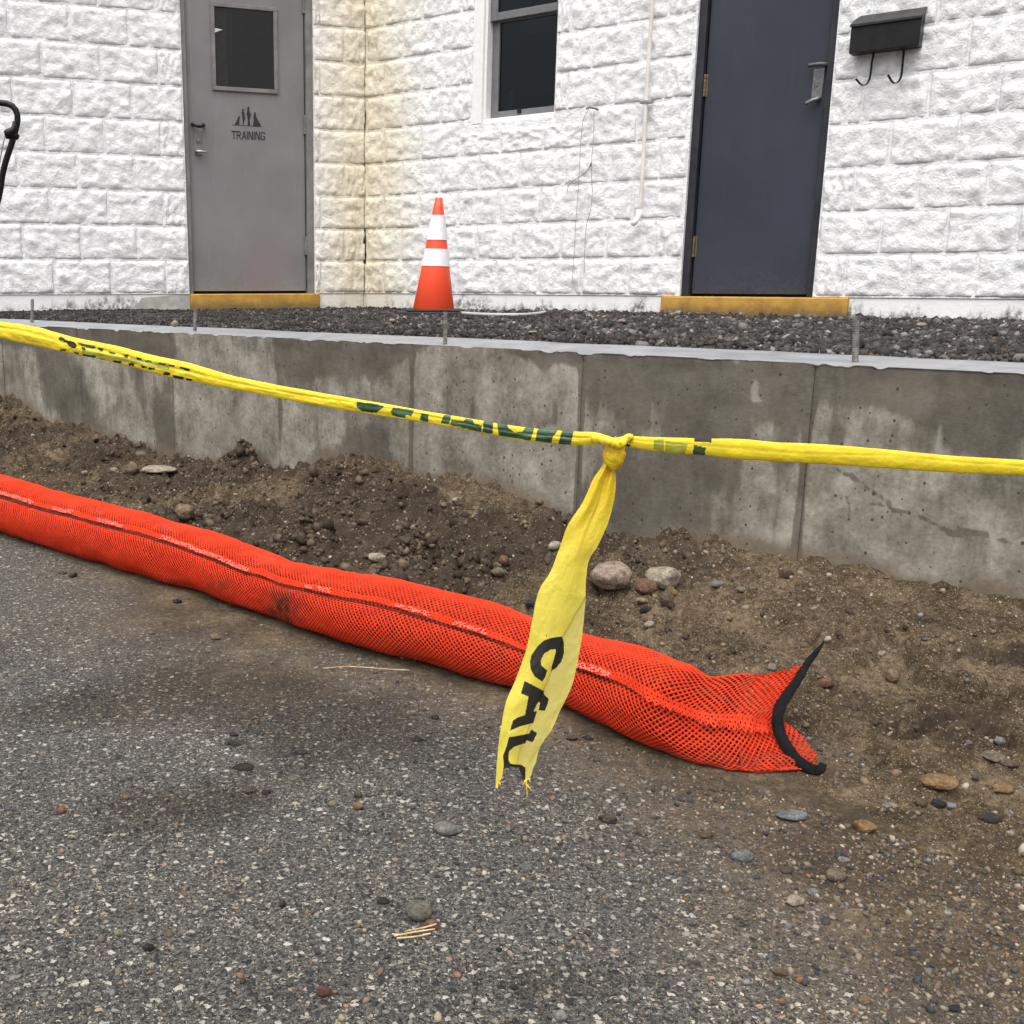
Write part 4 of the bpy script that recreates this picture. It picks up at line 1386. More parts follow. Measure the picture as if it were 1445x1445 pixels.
# grit and small pebbles on the soil
N = 26000
s_ = RNG.uniform(S_A + .1, S_B - .1, N)
fe_ = np.interp(s_, sv, fe)
d_ = RNG.uniform(0.004, 1, N) * fe_
P = W0 + s_[:, None] * tW + d_[:, None] * nW
P[:, 2] = ground_z(P[:, 0], P[:, 1])
P = P[in_view(P) & (P[:, 2] > 0.0005)]
n = len(P)
size = np.exp(RNG.normal(math.log(0.0021), 0.55, n)).clip(0.001, 0.009)
P[:, 2] += size * 0.1
SOILC = [(0.21, 0.17, 0.125), (0.14, 0.105, 0.072), (0.33, 0.285, 0.225), (0.085, 0.07, 0.058), (0.19, 0.115, 0.072), (0.14, 0.138, 0.135)]
scatter("soil_grit", P, size, palette(n, SOILC, [3, 4, .8, 3, 1, 1]), M['pebbles'], "fine grit and pebbles lying in the brown soil")
# soil crumbs and clods, thickest in the dark heaps
N = 15000
s_ = RNG.uniform(S_A + .1, S_B - .1, N)
fe_ = np.interp(s_, sv, fe)
d_ = RNG.uniform(0.01, 0.97, N) * fe_
P = W0 + s_[:, None] * tW + d_[:, None] * nW
P[:, 2] = ground_z(P[:, 0], P[:, 1])
i_, j_ = soil_cell(P[:, 0], P[:, 1])
dens = np.clip(DAMP[np.clip(i_.astype(int), 0, NS - 1), np.clip(j_.astype(int), 0, ND - 1)], 0.05, 1)
cl = sstep(0.55, -0.35, s_ - szW(1150, 700)[0])
P = P[in_view(P) & (RNG.uniform(0, 1, N) < dens * (1 - 0.75 * cl)) & (P[:, 2] > 0.002)]
clus = []
for px, py, r, k in [(345, 655, 0.07, 260), (480, 680, 0.09, 200), (430, 755, 0.07, 240), (560, 790, 0.06, 180), (300, 735, 0.09, 220), (600, 780, 0.05, 140), (240, 700, 0.10, 160), (890, 795, 0.03, 50), (700, 800, 0.08, 90)]:
    c = sight(px, py)
    q_ = c[None] + RNG.normal(size=(k, 3)) * [r * 0.6, r * 0.6, 0]
    q_[:, 2] = ground_z(q_[:, 0], q_[:, 1])
    clus.append(q_[q_[:, 2] > 0.002])
nbase = len(P)
P = np.concatenate([P] + clus)
n = len(P)
size = np.exp(RNG.normal(math.log(0.0040), 0.55, n)).clip(0.0016, 0.014)
size[nbase:] *= 1.25
P[:, 2] += size * 0.15
scatter("soil_crumbs", P, size, palette(n, [(0.060, 0.044, 0.031), (0.105, 0.078, 0.054), (0.036, 0.027, 0.020)], [4, 3, 2.5]), M['pebbles'], "crumbled clods of dark damp soil", jitter=0.75, squash=(0.5, 1.0))
# loose grit on the asphalt
N = 60000
py_ = RNG.uniform(760, 1480, N)
px_ = RNG.uniform(-30, 1480, N)
dd_ = FWD[None] + RT[None] * ((px_ - CX) / F)[:, None] + UP[None] * ((CY - py_) / F)[:, None]
P = CAM + dd_ * (-CAM_H / dd_[:, 2])[:, None]
dsx = (P[:, 0] - SC_[3][0]) * sock_n[0] + (P[:, 1] - SC_[3][1]) * sock_n[1]
gr = sstep(0.0, 0.6, P[:, 0] - 0.25 + 0.45 * (P[:, 1] - 1.1))
keep = ((dsx > 0.07) | (P[:, 0] > SOCK_END[0] + 0.03)) & (RNG.uniform(0, 1, N) < 0.07 + 0.75 * gr + 0.35 * np.exp(-np.clip(dsx - 0.07, 0, 9) / 0.06)) & (ground_z(P[:, 0], P[:, 1]) < 0.001)
P = P[keep]
n = len(P)
size = np.exp(RNG.normal(math.log(0.0015), 0.5, n)).clip(0.0007, 0.0055)
P[:, 2] = size * 0.25
scatter("asphalt_grit", P, size, palette(n, SOILC + [(0.05, 0.048, 0.05)], [2.5, 3, .9, 2.5, 1, 1, 3]), M['pebbles'], "loose grit scattered over the asphalt")


def stone(px, py, wpx, hpx, col, label, seed, on='ground', flat=0.75, rough=0.16, cat="stone", group="loose stones around the sock", yaw=0.0, lean=0.0, name=None, grp=True):
    """one stone sighted with its centre at px, py and its visible size in pixels"""
    if on == 'ground':
        b = sight(px, py + hpx * 0.30)
    elif on == 'top':
        b = onz(px, py + hpx * 0.45, ZT)
    dist = np.dot(b - CAM, FWD)
    a = wpx * dist / F / 2
    hh = hpx * dist / F / 2 * 0.98
    dep = max(hh, a * 0.72)
    # height of a flattened ellipsoid seen from above so that it spans hpx
    ph = math.atan2(CAM_H - b[2], math.hypot(b[0], b[1]))
    v2 = (hh**2 - (dep * math.sin(ph))**2)
    if v2 < (0.35 * hh)**2:
        dep = 0.85 * hh / max(0.2, math.sin(ph)) * 0.9
        dep = min(dep, a * 1.1)
        v2 = max(hh**2 - (dep * math.sin(ph))**2, (0.4 * hh)**2)
    ver = math.sqrt(v2) / math.cos(ph)
    bv, bf = ico(4 if wpx > 17 else 3)
    v = bv.copy()
    rs = np.random.default_rng(seed)
    o = rs.uniform(0, 50, 3)
    n1 = fbm(v[:, 0] * 0.9 + o[0], v[:, 1] * 0.9 + o[1], v[:, 2] * 0.9 + o[2], 2, seed)
    n2 = fbm(v[:, 0] * 2.6 + o[0], v[:, 1] * 2.6 + o[1], v[:, 2] * 2.6 + o[2], 3, seed + 5)
    # a few broken facets
    r = 1 + rough * 1.6 * n1 + rough * 0.75 * n2 + 0.06 * fbm(v[:, 0] * 6 + o[0], v[:, 1] * 7, v[:, 2] * 7, 2, seed + 9)
    for _ in range(rs.integers(3, 8)):
        nd = unit(rs.normal(size=3))
        c = rs.uniform(0.66, 0.92)
        pr = (v @ nd) * r
        r = np.where(pr > c, r * (c + 0.3 * (pr - c)) / np.maximum(pr, 1e-6), r)
    v = v * r[:, None]
    v *= [a, dep, ver]
    cz, sz = math.cos(yaw), math.sin(yaw)
    v = np.stack([v[:, 0] * cz - v[:, 1] * sz, v[:, 0] * sz + v[:, 1] * cz, v[:, 2] + lean * v[:, 0]], -1)
    v[:, 2] -= v[:, 2].min() * flat
    p = np.array([b[0], b[1], b[2] - 0.0008])
    ob = build(name or "stone", v + p, bf, mat_stone(col), smooth=True, origin=p)
    return tag(ob, label, cat, group if grp else None)

# ------------------------------------------------------------------ orange mesh sediment sock
NV = 72
vv = np.linspace(0, 1, NV, endpoint=False)           # 0 crest, .25 camera side, .5 underside, .75 far side
rings = []
crest = 0.10                                         # the crest as seen from the camera leans back a little
for c, r in zip(SC_, SR_):
    th = math.pi / 2 - vv * 2 * math.pi              # angle in the cross plane
    X = np.cos(th) * r * 1.02
    Zr = np.sin(th) * r * 0.97
    Zr = np.where(Zr < -0.86 * r, -0.86 * r - (np.abs(Zr) - 0.86 * r) * 0.3, Zr)
    ctr = np.array([c[0], c[1], 0.895 * r])
    rings.append(ctr + X[:, None] * sock_n + Zr[:, None] * Z3)


def resample(P, n):
    d = np.r_[0, np.cumsum(np.linalg.norm(np.diff(P, axis=0), axis=1))]
    t = np.linspace(0, d[-1], n)
    return np.stack([np.interp(t, d, P[:, k]) for k in range(3)], -1)


gb = onz(1146, 1087, 0.004)
front = [(1138, 937, 1.60), (1124, 962, 1.585), (1108, 985, 1.565), (1098, 1006, 1.548), (1099, 1030, 1.535), (1112, 1056, 1.512), (1128, 1075, 1.49), (1147, 1086, gb[1])]
rear = [(1147, 1086, gb[1]), (1156, 1081, gb[1] + 0.012), (1157, 1068, gb[1] + 0.02), (1149, 1054, 1.512), (1130, 1032, 1.535), (1107, 1014, 1.57), (1108, 1000, 1.59), (1120, 972, 1.607), (1138, 937, 1.602)]
fp = resample(spline([ony(*p) for p in front], 60), NV // 2 + 1)[:-1]
rp = resample(spline([ony(*p) for p in rear], 60), NV // 2 + 1)[:-1]
mouth = np.r_[fp, rp]
# shape the last stretch: full section at px 960, pinched near 1060, flattened towards the mouth
L0 = rings[-1]
for x, a, b, k in ((1010, 956, 1073.5, 0.20), (1058, 953, 1084, 0.42)):
    base = L0 * (1 - k) + mouth * k
    # set the underside on the sighted ground point, then raise the crest to its sighted edge
    for _ in range(8):
        x_, y_ = proj(base)
        i1 = np.argmax(y_)
        low = 1 - (base[:, 2] - base[:, 2].min()) / np.ptp(base[:, 2])
        base = base + (onz(x_[i1], b, 0.004) - base[i1]) * (low**1.5)[:, None]
        base[:, 2] = np.maximum(base[:, 2], 0.003)
        x_, y_ = proj(base)
        i0 = np.argmin(y_)
        zt = base[i0] + UP * ((y_[i0] - a) * ((base[i0] - CAM) @ FWD) / F)
        k_s = np.clip((zt[2] - 0.004) / max(1e-4, base[i0, 2] - 0.004), 0.5, 2)
        base[:, 2] = 0.004 + (base[:, 2] - 0.004) * k_s
        base[:, 2] = np.maximum(base[:, 2], 0.003)
    rings.append(base)
rings.append(mouth)
rings = np.array(rings)
axis_len = np.r_[0, np.cumsum(np.linalg.norm(np.diff(rings.mean(1), axis=0), axis=1))]
NA = 900
SUR = spline(rings.reshape(len(rings), -1), NA).reshape(NA, NV, 3)
alen = np.r_[0, np.cumsum(np.linalg.norm(np.diff(SUR.mean(1), axis=0), axis=1))]
# even spacing along the axis
ta_ = np.linspace(0, alen[-1], NA)
SUR = np.stack([np.interp(ta_, alen, SUR[:, j, k]) for j in range(NV) for k in range(3)], -1).reshape(NA, NV, 3)
ALEN = alen[-1]


def normals(S_):
    du = np.gradient(S_, axis=0)
    dv = np.roll(S_, -1, 1) - np.roll(S_, 1, 1)
    n = np.cross(du, dv)
    n /= np.linalg.norm(n, axis=-1)[..., None] + 1e-12
    c = S_.mean(1, keepdims=True)
    n *= np.sign(np.median(np.sum(n * (S_ - c), -1)))
    return n


NOR = normals(SUR)
A_, V_ = np.meshgrid(np.linspace(0, ALEN, NA), vv, indexing='ij')
cy_, sy_ = np.cos(2 * math.pi * V_), np.sin(2 * math.pi * V_)
bump_ = 0.0065 * fbm(A_ * 3.5, cy_ * 0.8, sy_ * 0.8, 3, 71) + 0.0050 * fbm(A_ * 11, cy_ * 1.6, sy_ * 1.6, 3, 72)
endk = sstep(ALEN - 0.30, ALEN - 0.12, A_)
bump_ = bump_ + endk * sstep(0.0, 0.08, ALEN - A_) * 0.0045 * fbm(A_ * 24, cy_ * 1.4 + A_ * 9, sy_ * 1.4, 2, 73)
bump_ *= sstep(0, 0.03, ALEN - A_) * 0.8 + 0.2
# seam: sighted line on the camera side
SEAM = [(0, 698), (33, 708), (66, 718), (100, 725.6), (133, 736), (166, 744.7), (199, 753), (240, 765.5), (265, 775), (306, 789.7), (340, 804.6), (373, 813), (398, 823.7), (431, 831), (480, 841.5), (530, 851), (580, 864.7), (629.5, 879.7), (679, 894.6), (712, 908), (739, 917.6), (815.5, 942.6), (879, 964), (922, 987), (960, 1000), (993.5, 1014), (1044, 1016), (1091, 1026)]
xs_, ys_ = proj(SUR.reshape(-1, 3))
xs_, ys_ = xs_.reshape(NA, NV), ys_.reshape(NA, NV)
fv = slice(1, NV // 2 - 2)
sx = np.array([p[0] for p in SEAM]); sy2 = np.array([p[1] for p in SEAM])
wig = np.interp(xs_, np.r_[-400, sx], np.r_[sy2[0] - 150, sy2])
seam_v = np.empty(NA)
for i in range(NA):
    dy = ys_[i, fv] - wig[i, fv]
    k = np.argmax(dy > 0)
    k = max(k, 1)
    t = -dy[k - 1] / (dy[k] - dy[k - 1] + 1e-9)
    seam_v[i] = (k + np.clip(t, 0, 1)) / NV
seam_v = np.convolve(np.pad(seam_v, 4, mode='edge'), np.ones(9) / 9, 'valid')
dseam = (V_ - seam_v[:, None]) * 0.47
bump_ -= 0.0075 * np.exp(-(dseam / 0.012)**2) * (1 - 0.5 * endk)              # the seam draws the fabric in
bump_ += 0.0024 * np.sin(A_ * 95 + 5 * fbm(A_ * 6, 0, 0, 2, 74)) * np.exp(-(np.abs(dseam) / 0.035)) * (0.4 + 0.6 * endk)
SUR = SUR + NOR * bump_[..., None]
SUR[..., 2] = np.maximum(SUR[..., 2], 0.001)
NOR = normals(SUR)


def surf(a, v, h=0.0):
    """point on the sock: a metres along, v turn fraction"""
    fa_ = np.clip(a / ALEN, 0, 1) * (NA - 1)
    i = np.clip(np.floor(fa_).astype(int), 0, NA - 2)
    ta2 = (fa_ - i)[..., None]
    fv_ = (v % 1.0) * NV
    j = np.floor(fv_).astype(int) % NV
    tv = (fv_ - np.floor(fv_))[..., None]
    j2 = (j + 1) % NV
    bl = lambda G: G[i, j] * (1 - ta2) * (1 - tv) + G[i + 1, j] * ta2 * (1 - tv) + G[i, j2] * (1 - ta2) * tv + G[i + 1, j2] * ta2 * tv
    return bl(SUR) + bl(NOR) * (h if np.isscalar(h) else np.asarray(h)[..., None])


sock = empty("sediment_sock", (SC_[6][0], SC_[6][1], 0), "long orange mesh sediment sock lying on the asphalt edge with an open black-bound end", "sediment sock")
ncv, pa = 47, 0.0098
na_ = int(ALEN / (pa / 2))
cells_a, cells_v = [], []
for i in range(1, na_):
    cells_a.append(np.full(ncv, i * pa / 2))
    cells_v.append((np.arange(ncv) + (0.5 if i % 2 else 0.0)) / ncv)
ca_, cv_ = np.concatenate(cells_a), np.concatenate(cells_v)
n = len(ca_)
ha, hv = pa / 2, 0.5 / ncv
outer = np.array([(1, 0), (.5, .5), (0, 1), (-.5, .5), (-1, 0), (-.5, -.5), (0, -1), (.5, -.5)])
k1 = 0.62
inner = np.array([(.53, 0), (.32, .32), (0, .53), (-.32, .32), (-.53, 0), (-.32, -.32), (0, -.53), (.32, -.32)])
wob = 1 + 0.10 * RNG.normal(size=(n, 1)).clip(-1.5, 1.5)
oa, ov = ca_[:, None] + outer[None, :, 0] * ha, cv_[:, None] + outer[None, :, 1] * hv
ia, iv = ca_[:, None] + inner[None, :, 0] * ha * wob, cv_[:, None] + inner[None, :, 1] * hv * wob
OV = surf(oa, ov, 0.0010)
IV = surf(ia, iv, -0.0004)
V = np.concatenate([OV, IV], 1).reshape(-1, 3)
k = np.arange(8)
q8 = np.stack([k, (k + 1) % 8, 8 + (k + 1) % 8, 8 + k], -1)
Fc = (q8[None] + (np.arange(n) * 16)[:, None, None]).reshape(-1, 4)
px_, py_ = proj(V)
facing = V[:, 1] < 3.6
mud = 0.95 * np.exp(-(((px_ - 397) / 24)**2 + ((py_ - 852) / 22)**2)) + 0.55 * np.exp(-(((px_ - 310) / 20)**2 + ((py_ - 826) / 10)**2)) + 0.5 * np.exp(-(((px_ - 405) / 20)**2 + ((py_ - 872) / 12)**2)) \
    + 0.55 * sstep(0.040, 0.004, V[:, 2] + 0.012 * fbm(V[:, 0] * 9, V[:, 1] * 9, 0, 3, 68))
net = build("mesh_sleeve", V, Fc, M['net'], sock, attrs={"mud": np.clip(mud, 0, 1)})
net["kind"] = "stuff"
fa2 = np.linspace(0, ALEN - 0.105, 420)
FILL = np.array([surf(np.full(NV, a), vv, -0.0030) for a in fa2])
kf2 = (0.34 * sstep(ALEN - 0.26, ALEN - 0.12, fa2))[:, None, None]          # towards the empty end the two layers close on each other
FILL = FILL * (1 - kf2) + np.array([surf(np.full(NV, a), (1 - vv) % 1.0, -0.0030) for a in fa2]) * kf2
FILL[..., 2] = np.maximum(FILL[..., 2], 0.0005)
m_ = MB()
build("filling", np.r_[FILL.reshape(-1, 3), FILL[-1].mean(0)[None]], [tuple(f) for f in grid_faces(420, NV, True)] + [(419 * NV + k, 419 * NV + (k + 1) % NV, 420 * NV) for k in range(NV)], M['fill'], sock, True)

# the seam: a ragged hem of the same mesh, its lower edge standing off the surface
av = np.linspace(0.0, ALEN, 2400)
sv_ = np.interp(av, np.linspace(0, ALEN, NA), seam_v)
ek = sstep(ALEN - 0.27, ALEN - 0.12, av)
wid = 0.013 + 0.003 * fbm(av * 30, 0.3, 0, 3, 75) + ek * 0.013
stand = 0.0065 + 0.0035 * fbm(av * 11, 1.3, 0, 3, 76) + 0.0018 * fbm(av * 60, 2.3, 0, 2, 79) + 0.008 * ek * (0.6 + 0.8 * fbm(av * 18, 4.4, 0, 2, 69))
stand *= sstep(0.0, 0.03, ALEN - av)
shift = -0.010 * (1 - ek) + 0.006 * ek               # where the lower edge falls against the seam line
circ = 0.47


def hem(a, t):
    w_, s_, sh = (np.interp(a, av, q_) for q_ in (wid, stand, shift))
    v = np.interp(a, av, sv_) + (sh - w_ * (1 - t) + 0.008) / circ
    return surf(a, v, s_ * t**1.4 + 0.0014)


hp = 0.0085
rows_a, rows_t, rows_h = [], [], []
NR = 4
for i in range(1, int((ALEN - 0.006) / (hp / 2))):
    for r_ in range(NR):
        if (i + r_) % 2 == 0:
            rows_a.append(i * hp / 2); rows_t.append(r_ / (NR - 1))
rows_a, rows_t = np.array(rows_a), np.array(rows_t)
nh = len(rows_a)
dt = 1 / (NR - 1)
rag = RNG.uniform(0.55, 1.25, (nh, 1))
inn = inner * 0.72
oa2, ot2 = rows_a[:, None] + outer[None, :, 0] * hp / 2, rows_t[:, None] + outer[None, :, 1] * dt * np.where(rows_t[:, None] > 0.99, rag, 1.0) * 0.9
ia2, it2 = rows_a[:, None] + inn[None, :, 0] * hp / 2, rows_t[:, None] + inn[None, :, 1] * dt
OV = hem(oa2, np.clip(ot2, 0, 1.5)); IV = hem(ia2, np.clip(it2, 0, 1.4))
V = np.concatenate([OV, IV], 1)
Fh = (q8[None] + (np.arange(nh) * 16)[:, None, None]).reshape(-1, 4)
hobj = build("seam_hem", V.reshape(-1, 3), Fh, M['net'], sock, attrs={"mud": np.zeros(nh * 16)})
hobj["kind"] = "stuff"
# frayed pale threads along the hem
m_ = MB()
for a in np.arange(0.02, ALEN - 0.02, 0.0012):
    if fbm(a * 9, 0.7, 0, 3, 77) < -0.02 or a > ALEN - 0.30: continue
    t0_ = random.uniform(0.15, 0.75)
    da = random.uniform(-0.006, 0.006)
    p = [hem(np.array([a]), np.array([t0_]))[0], hem(np.array([a + da * .5]), np.array([t0_ + .12]))[0], hem(np.array([a + da]), np.array([t0_ + random.uniform(.1, .35)]))[0]]
    up2 = NOR[min(NA - 1, int(a / ALEN * NA)), int(seam_v[min(NA - 1, int(a / ALEN * NA))] * NV)]
    p = [q_ + up2 * h_ for q_, h_ in zip(p, (0.0006, random.uniform(0.0015, 0.0035), 0.0008))]
    m_.tube(p, random.uniform(0.0008, 0.0018), 5)
fr_o = m_.out("frayed_threads", M['fringe'], sock, True)
fr_o["kind"] = "stuff"

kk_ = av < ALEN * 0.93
shadep = surf(av[kk_], sv_[kk_] + 0.008, 0.0006)  # dark tube under the hem edge, standing in for its overhang shadow
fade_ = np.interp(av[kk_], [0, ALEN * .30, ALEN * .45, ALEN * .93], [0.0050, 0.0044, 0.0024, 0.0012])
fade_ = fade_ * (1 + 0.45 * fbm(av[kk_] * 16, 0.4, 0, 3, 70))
MB().tube(shadep[::6], fade_[::6], 6).out("seam_shade_tube", M['hem_shade'], sock, True)

# binding round the mouth, with its pointed strap
bp = spline([ony(1163, 905, 1.615), ony(1152, 920, 1.612), ony(1140, 935, 1.603)] + [mouth[i] for i in range(3, NV // 2, 3)] + [ony(1150, 1087, gb[1] + 0.003), ony(1159, 1083, gb[1] + 0.012), ony(1162, 1077, gb[1] + 0.02)], 120)
_w = np.interp(np.linspace(0, 1, 120), [0, .15, .3, .55, .9, 1], [0, 0, .010, .018, .018, .006])
bp = bp + _w[:, None] * ((CAM - bp) / np.linalg.norm(CAM - bp, axis=1)[:, None])
tt = np.linspace(0, 1, 120)
br = np.interp(tt, [0, 0.08, 0.2, 0.45, 0.6, 0.8, 0.93, 1.0], [0.0012, 0.0045, 0.0062, 0.0082, 0.0088, 0.0085, 0.0078, 0.005])
br = br * (1 + 0.10 * fbm(tt * 30, 0.2, 0, 3, 78))
bp[:, 2] = np.maximum(bp[:, 2], br * 0.8)
m_ = MB()
K = len(bp)
T_ = np.gradient(bp, axis=0); T_ /= np.linalg.norm(T_, axis=1)[:, None]
Vb = []
for i in range(K):
    vdir = unit(CAM - bp[i])
    sd_ = unit(np.cross(T_[i], vdir))
    for k in range(14):
        t = 2 * math.pi * k / 14
        Vb.append(bp[i] + sd_ * math.cos(t) * br[i] + vdir * math.sin(t) * br[i] * 0.42)
build("end_binding", Vb, [tuple(f) for f in grid_faces(K, 14, True)] + [tuple(range(14)), tuple((K - 1) * 14 + k for k in range(13, -1, -1))], M['webbing'], sock, True)

# ------------------------------------------------------------------ yellow barricade tape
tape = empty("barricade_tape", ony(868, 640, 1.15), "yellow barricade tape strung across the scene, knotted, with a torn hanging tail", "caution tape")
# px, upper edge, lower edge, distance
STR = [(-420, 358, 388, 1.95), (-200, 408, 437, 1.78), (0, 453.5, 477, 1.62), (50, 461, 488, 1.585), (100, 475, 499, 1.55), (160, 487, 511, 1.51), (220, 502, 528, 1.47), (270, 513, 538, 1.44), (320, 528, 548, 1.405), (380, 541, 559, 1.37), (440, 552, 571, 1.335), (500, 562.5, 580.5, 1.30),
       (545, 570, 588, 1.275), (600, 580, 597, 1.245), (660, 590, 607, 1.215), (720, 600, 619, 1.19), (780, 607, 626, 1.17), (815, 609, 628, 1.16), (845, 611, 627, 1.152), (862, 617, 627, 1.15)]
STR2 = [(872, 617, 627, 1.15), (885, 615, 630, 1.152), (905, 616, 634, 1.155), (950, 617.5, 640, 1.162), (990, 619, 642, 1.17), (1040, 619, 648, 1.18), (1100, 624, 651.5, 1.19), (1160, 627, 655, 1.20), (1250, 634, 661, 1.215), (1330, 642, 666, 1.23), (1445, 649, 671, 1.25), (1700, 666, 690, 1.30), (1950, 684, 708, 1.35)]
Z1 = lambda pts, s, ox, oy: [(ox + x / s, oy + y / s) for x, y in pts]
BLK, GRN, PAL = [], [], []
for pts in ([(490, 290), (505, 275), (560, 300), (600, 305), (630, 318), (652, 345), (645, 368), (615, 370), (585, 350), (560, 322)], [(690, 355), (735, 372), (728, 385), (700, 383)], [(960, 470), (1032, 478), (1032, 498), (960, 490)],
            [(1090, 492), (1142, 502), (1138, 522), (1092, 515)], [(1200, 512), (1250, 522), (1246, 540), (1200, 535)], [(1262, 528), (1315, 538), (1310, 556), (1256, 550)], [(1390, 570), (1445, 578), (1445, 600), (1392, 594)]):
    BLK.append(Z1(pts, 6.02, 0, 430))
for pts in ([(505, 272), (545, 280), (575, 318), (540, 300)], [(652, 322), (800, 345), (815, 362), (800, 376), (745, 366), (690, 348)], [(825, 358), (882, 370), (872, 400), (838, 388)], [(925, 398), (985, 408), (975, 422), (930, 414)], [(1050, 420), (1090, 424), (1086, 450), (1060, 446)],
            [(1160, 443), (1204, 454), (1202, 476), (1162, 466)], [(1230, 467), (1292, 479), (1290, 493), (1238, 485)], [(1350, 490), (1402, 499), (1400, 512), (1354, 504)], [(508, 378), (562, 374), (560, 396), (512, 396)], [(622, 396), (672, 408), (664, 424), (628, 412)],
            [(700, 418), (822, 434), (802, 452), (712, 442)], [(850, 452), (892, 464), (882, 486), (846, 476)]):
    GRN.append(Z1(pts, 6.02, 0, 430))
for pts in ([(20, 153), (70, 158), (65, 171), (20, 164)], [(85, 166), (130, 175), (125, 187), (90, 180)], [(160, 178), (232, 198), (225, 210), (165, 195)], [(50, 216), (86, 224), (85, 243), (50, 236)], [(115, 234), (190, 250), (186, 271), (120, 256)], [(205, 256), (245, 264), (245, 281), (205, 273)]):
    BLK.append(Z1(pts, 4.817, 220, 480))
for pts in ([(100, 120), (300, 145), (380, 168), (295, 238), (150, 222), (92, 172)], [(470, 180), (600, 195), (685, 212), (650, 270), (600, 255), (590, 290), (470, 268), (440, 225)], [(755, 240), (832, 250), (825, 330), (740, 312), (750, 265)], [(985, 254), (1062, 262), (1040, 352), (952, 338)],
            [(1062, 305), (1180, 322), (1210, 290), (1282, 306), (1290, 345), (1375, 368), (1368, 432), (1048, 358)], [(1400, 325), (1450, 315), (1450, 448), (1388, 432)]):
    GRN.append(Z1(pts, 7.225, 490, 550))
for pts in ([(10, 50), (65, 58), (60, 130), (3, 118)], [(85, 58), (140, 64), (150, 95), (185, 122), (230, 118), (250, 82), (300, 88), (275, 168), (95, 138)], [(320, 86), (430, 112), (400, 150), (395, 182), (302, 170)], [(455, 106), (520, 112), (503, 194), (432, 186), (445, 140)], [(1200, 190), (1268, 208), (1262, 256), (1194, 244)]):
    GRN.append(Z1(pts, 4.014, 680, 580))
for pts in ([(1203, 150), (1301, 152), (1300, 179), (1204, 174)], [(788, 172), (842, 192), (836, 204), (790, 190)], [(802, 153), (850, 156), (846, 176), (806, 170)]):
    BLK.append(Z1(pts, 4.014, 680, 580))
for pts in ([(975, 165), (1030, 160), (1032, 235), (970, 215)], [(1040, 172), (1168, 186), (1150, 245), (1036, 232)]):
    PAL.append(Z1(pts, 4.014, 680, 580))
for pts in ([(700, 385), (1000, 440), (1440, 500), (1440, 560), (1000, 470), (700, 420)],):
    PAL.append(Z1(pts, 6.02, 0, 430))


def strand(table, n, seed, name, crinkle=1.0):
    T5 = spline(np.array(table, float), n)
    x, y0, y1, dd = T5.T
    top_ = np.array([ony(a, b, d) for a, b, d in zip(x, y0, dd)])
    bot_ = np.array([ony(a, b, d) for a, b, d in zip(x, y1, dd)])
    c = (top_ + bot_) / 2
    hw = np.linalg.norm(top_ - bot_, axis=1) / 2
    T = np.gradient(c, axis=0); T /= np.linalg.norm(T, axis=1)[:, None]
    up_ = (top_ - bot_); up_ /= np.linalg.norm(up_, axis=1)[:, None]
    dep = np.cross(T, up_)
    dep *= -np.sign(dep[:, 1:2])                  # towards the camera
    nr = 56
    ph = np.linspace(0, 2 * math.pi, nr, endpoint=False)
    s = np.r_[0, np.cumsum(np.linalg.norm(np.diff(c, axis=0), axis=1))]
    S_, PH = np.meshgrid(s, ph, indexing='ij')
    cu, su = np.cos(PH), np.sin(PH)
    crk = 0.12 * fbm(S_ * 26, cu * 1.3, su * 1.3, 3, seed) + 0.07 * fbm(S_ * 110, cu * 2, su * 2, 3, seed + 1)
    crk = crk + 0.10 * np.abs(fbm(S_ * 7, cu * 3.2, su * 3.2, 3, seed + 6))
    fold = 0.12 * np.exp(-((su - 0.15 - 0.35 * fbm(S_ * 5, 0, 0, 2, seed + 2)) / 0.16)**2) * (cu > 0)
    crk, fold = crk * crinkle, fold * crinkle
    edge = 1 + 0.055 * fbm(S_ * 34, su * 0.5, 0, 4, seed + 3)
    V = c[:, None] + up_[:, None] * (hw[:, None] * su * edge)[..., None] + dep[:, None] * (hw[:, None] * cu * (0.40 + crk - fold))[..., None]
    V = V.reshape(-1, 3)
    fcs = grid_faces(n, nr, True)
    ctr = V[fcs].mean(1)
    fx, fy = proj(ctr)
    ang = np.cos(np.tile(ph + math.pi / nr, n - 1))
    mi = np.zeros(len(fcs), int)
    frontf = ang > -0.05
    for polys, k in ((PAL, 3), (GRN, 2), (BLK, 1)):
        for p in polys:
            mi[in_poly(fx, fy, p) & frontf] = k
    return build(name, V, fcs, [M['yellow'], M['print'], M['greenprint'], M['paleprint']], tape, True, mi)


strand(STR, 1500, 81, "tape_strand")
strand(STR2, 1200, 85, "tape_strand", 0.4)

# hanging tail
TL = [(854, 648), (851, 655), (837, 676), (822, 709), (804, 736), (789, 775), (772, 815), (766, 823), (751, 876), (742, 919), (726, 962.5), (714, 992), (707.6, 1022), (702, 1065), (699, 1112)]
TR = [(866, 656), (868.5, 668), (866, 706), (855, 745), (843, 772), (833, 786.5), (827, 819), (826, 853), (822, 893), (815.5, 936), (804, 982.5), (789, 1015.5), (776, 1049), (763, 1069), (756, 1100)]
nu, nvv = 110, 560
pl_, pr_ = spline(np.array(TL, float), nvv), spline(np.array(TR, float), nvv)
uu = np.linspace(0, 1, nu)
TEAR = [(0.0, 1112), (0.05, 1111), (0.10, 1103), (0.16, 1099), (0.20, 1086), (0.30, 1083), (0.45, 1082), (0.58, 1083), (0.64, 1092), (0.68, 1099), (0.73, 1102), (0.80, 1101), (0.88, 1095), (0.93, 1086), (1.0, 1076)]
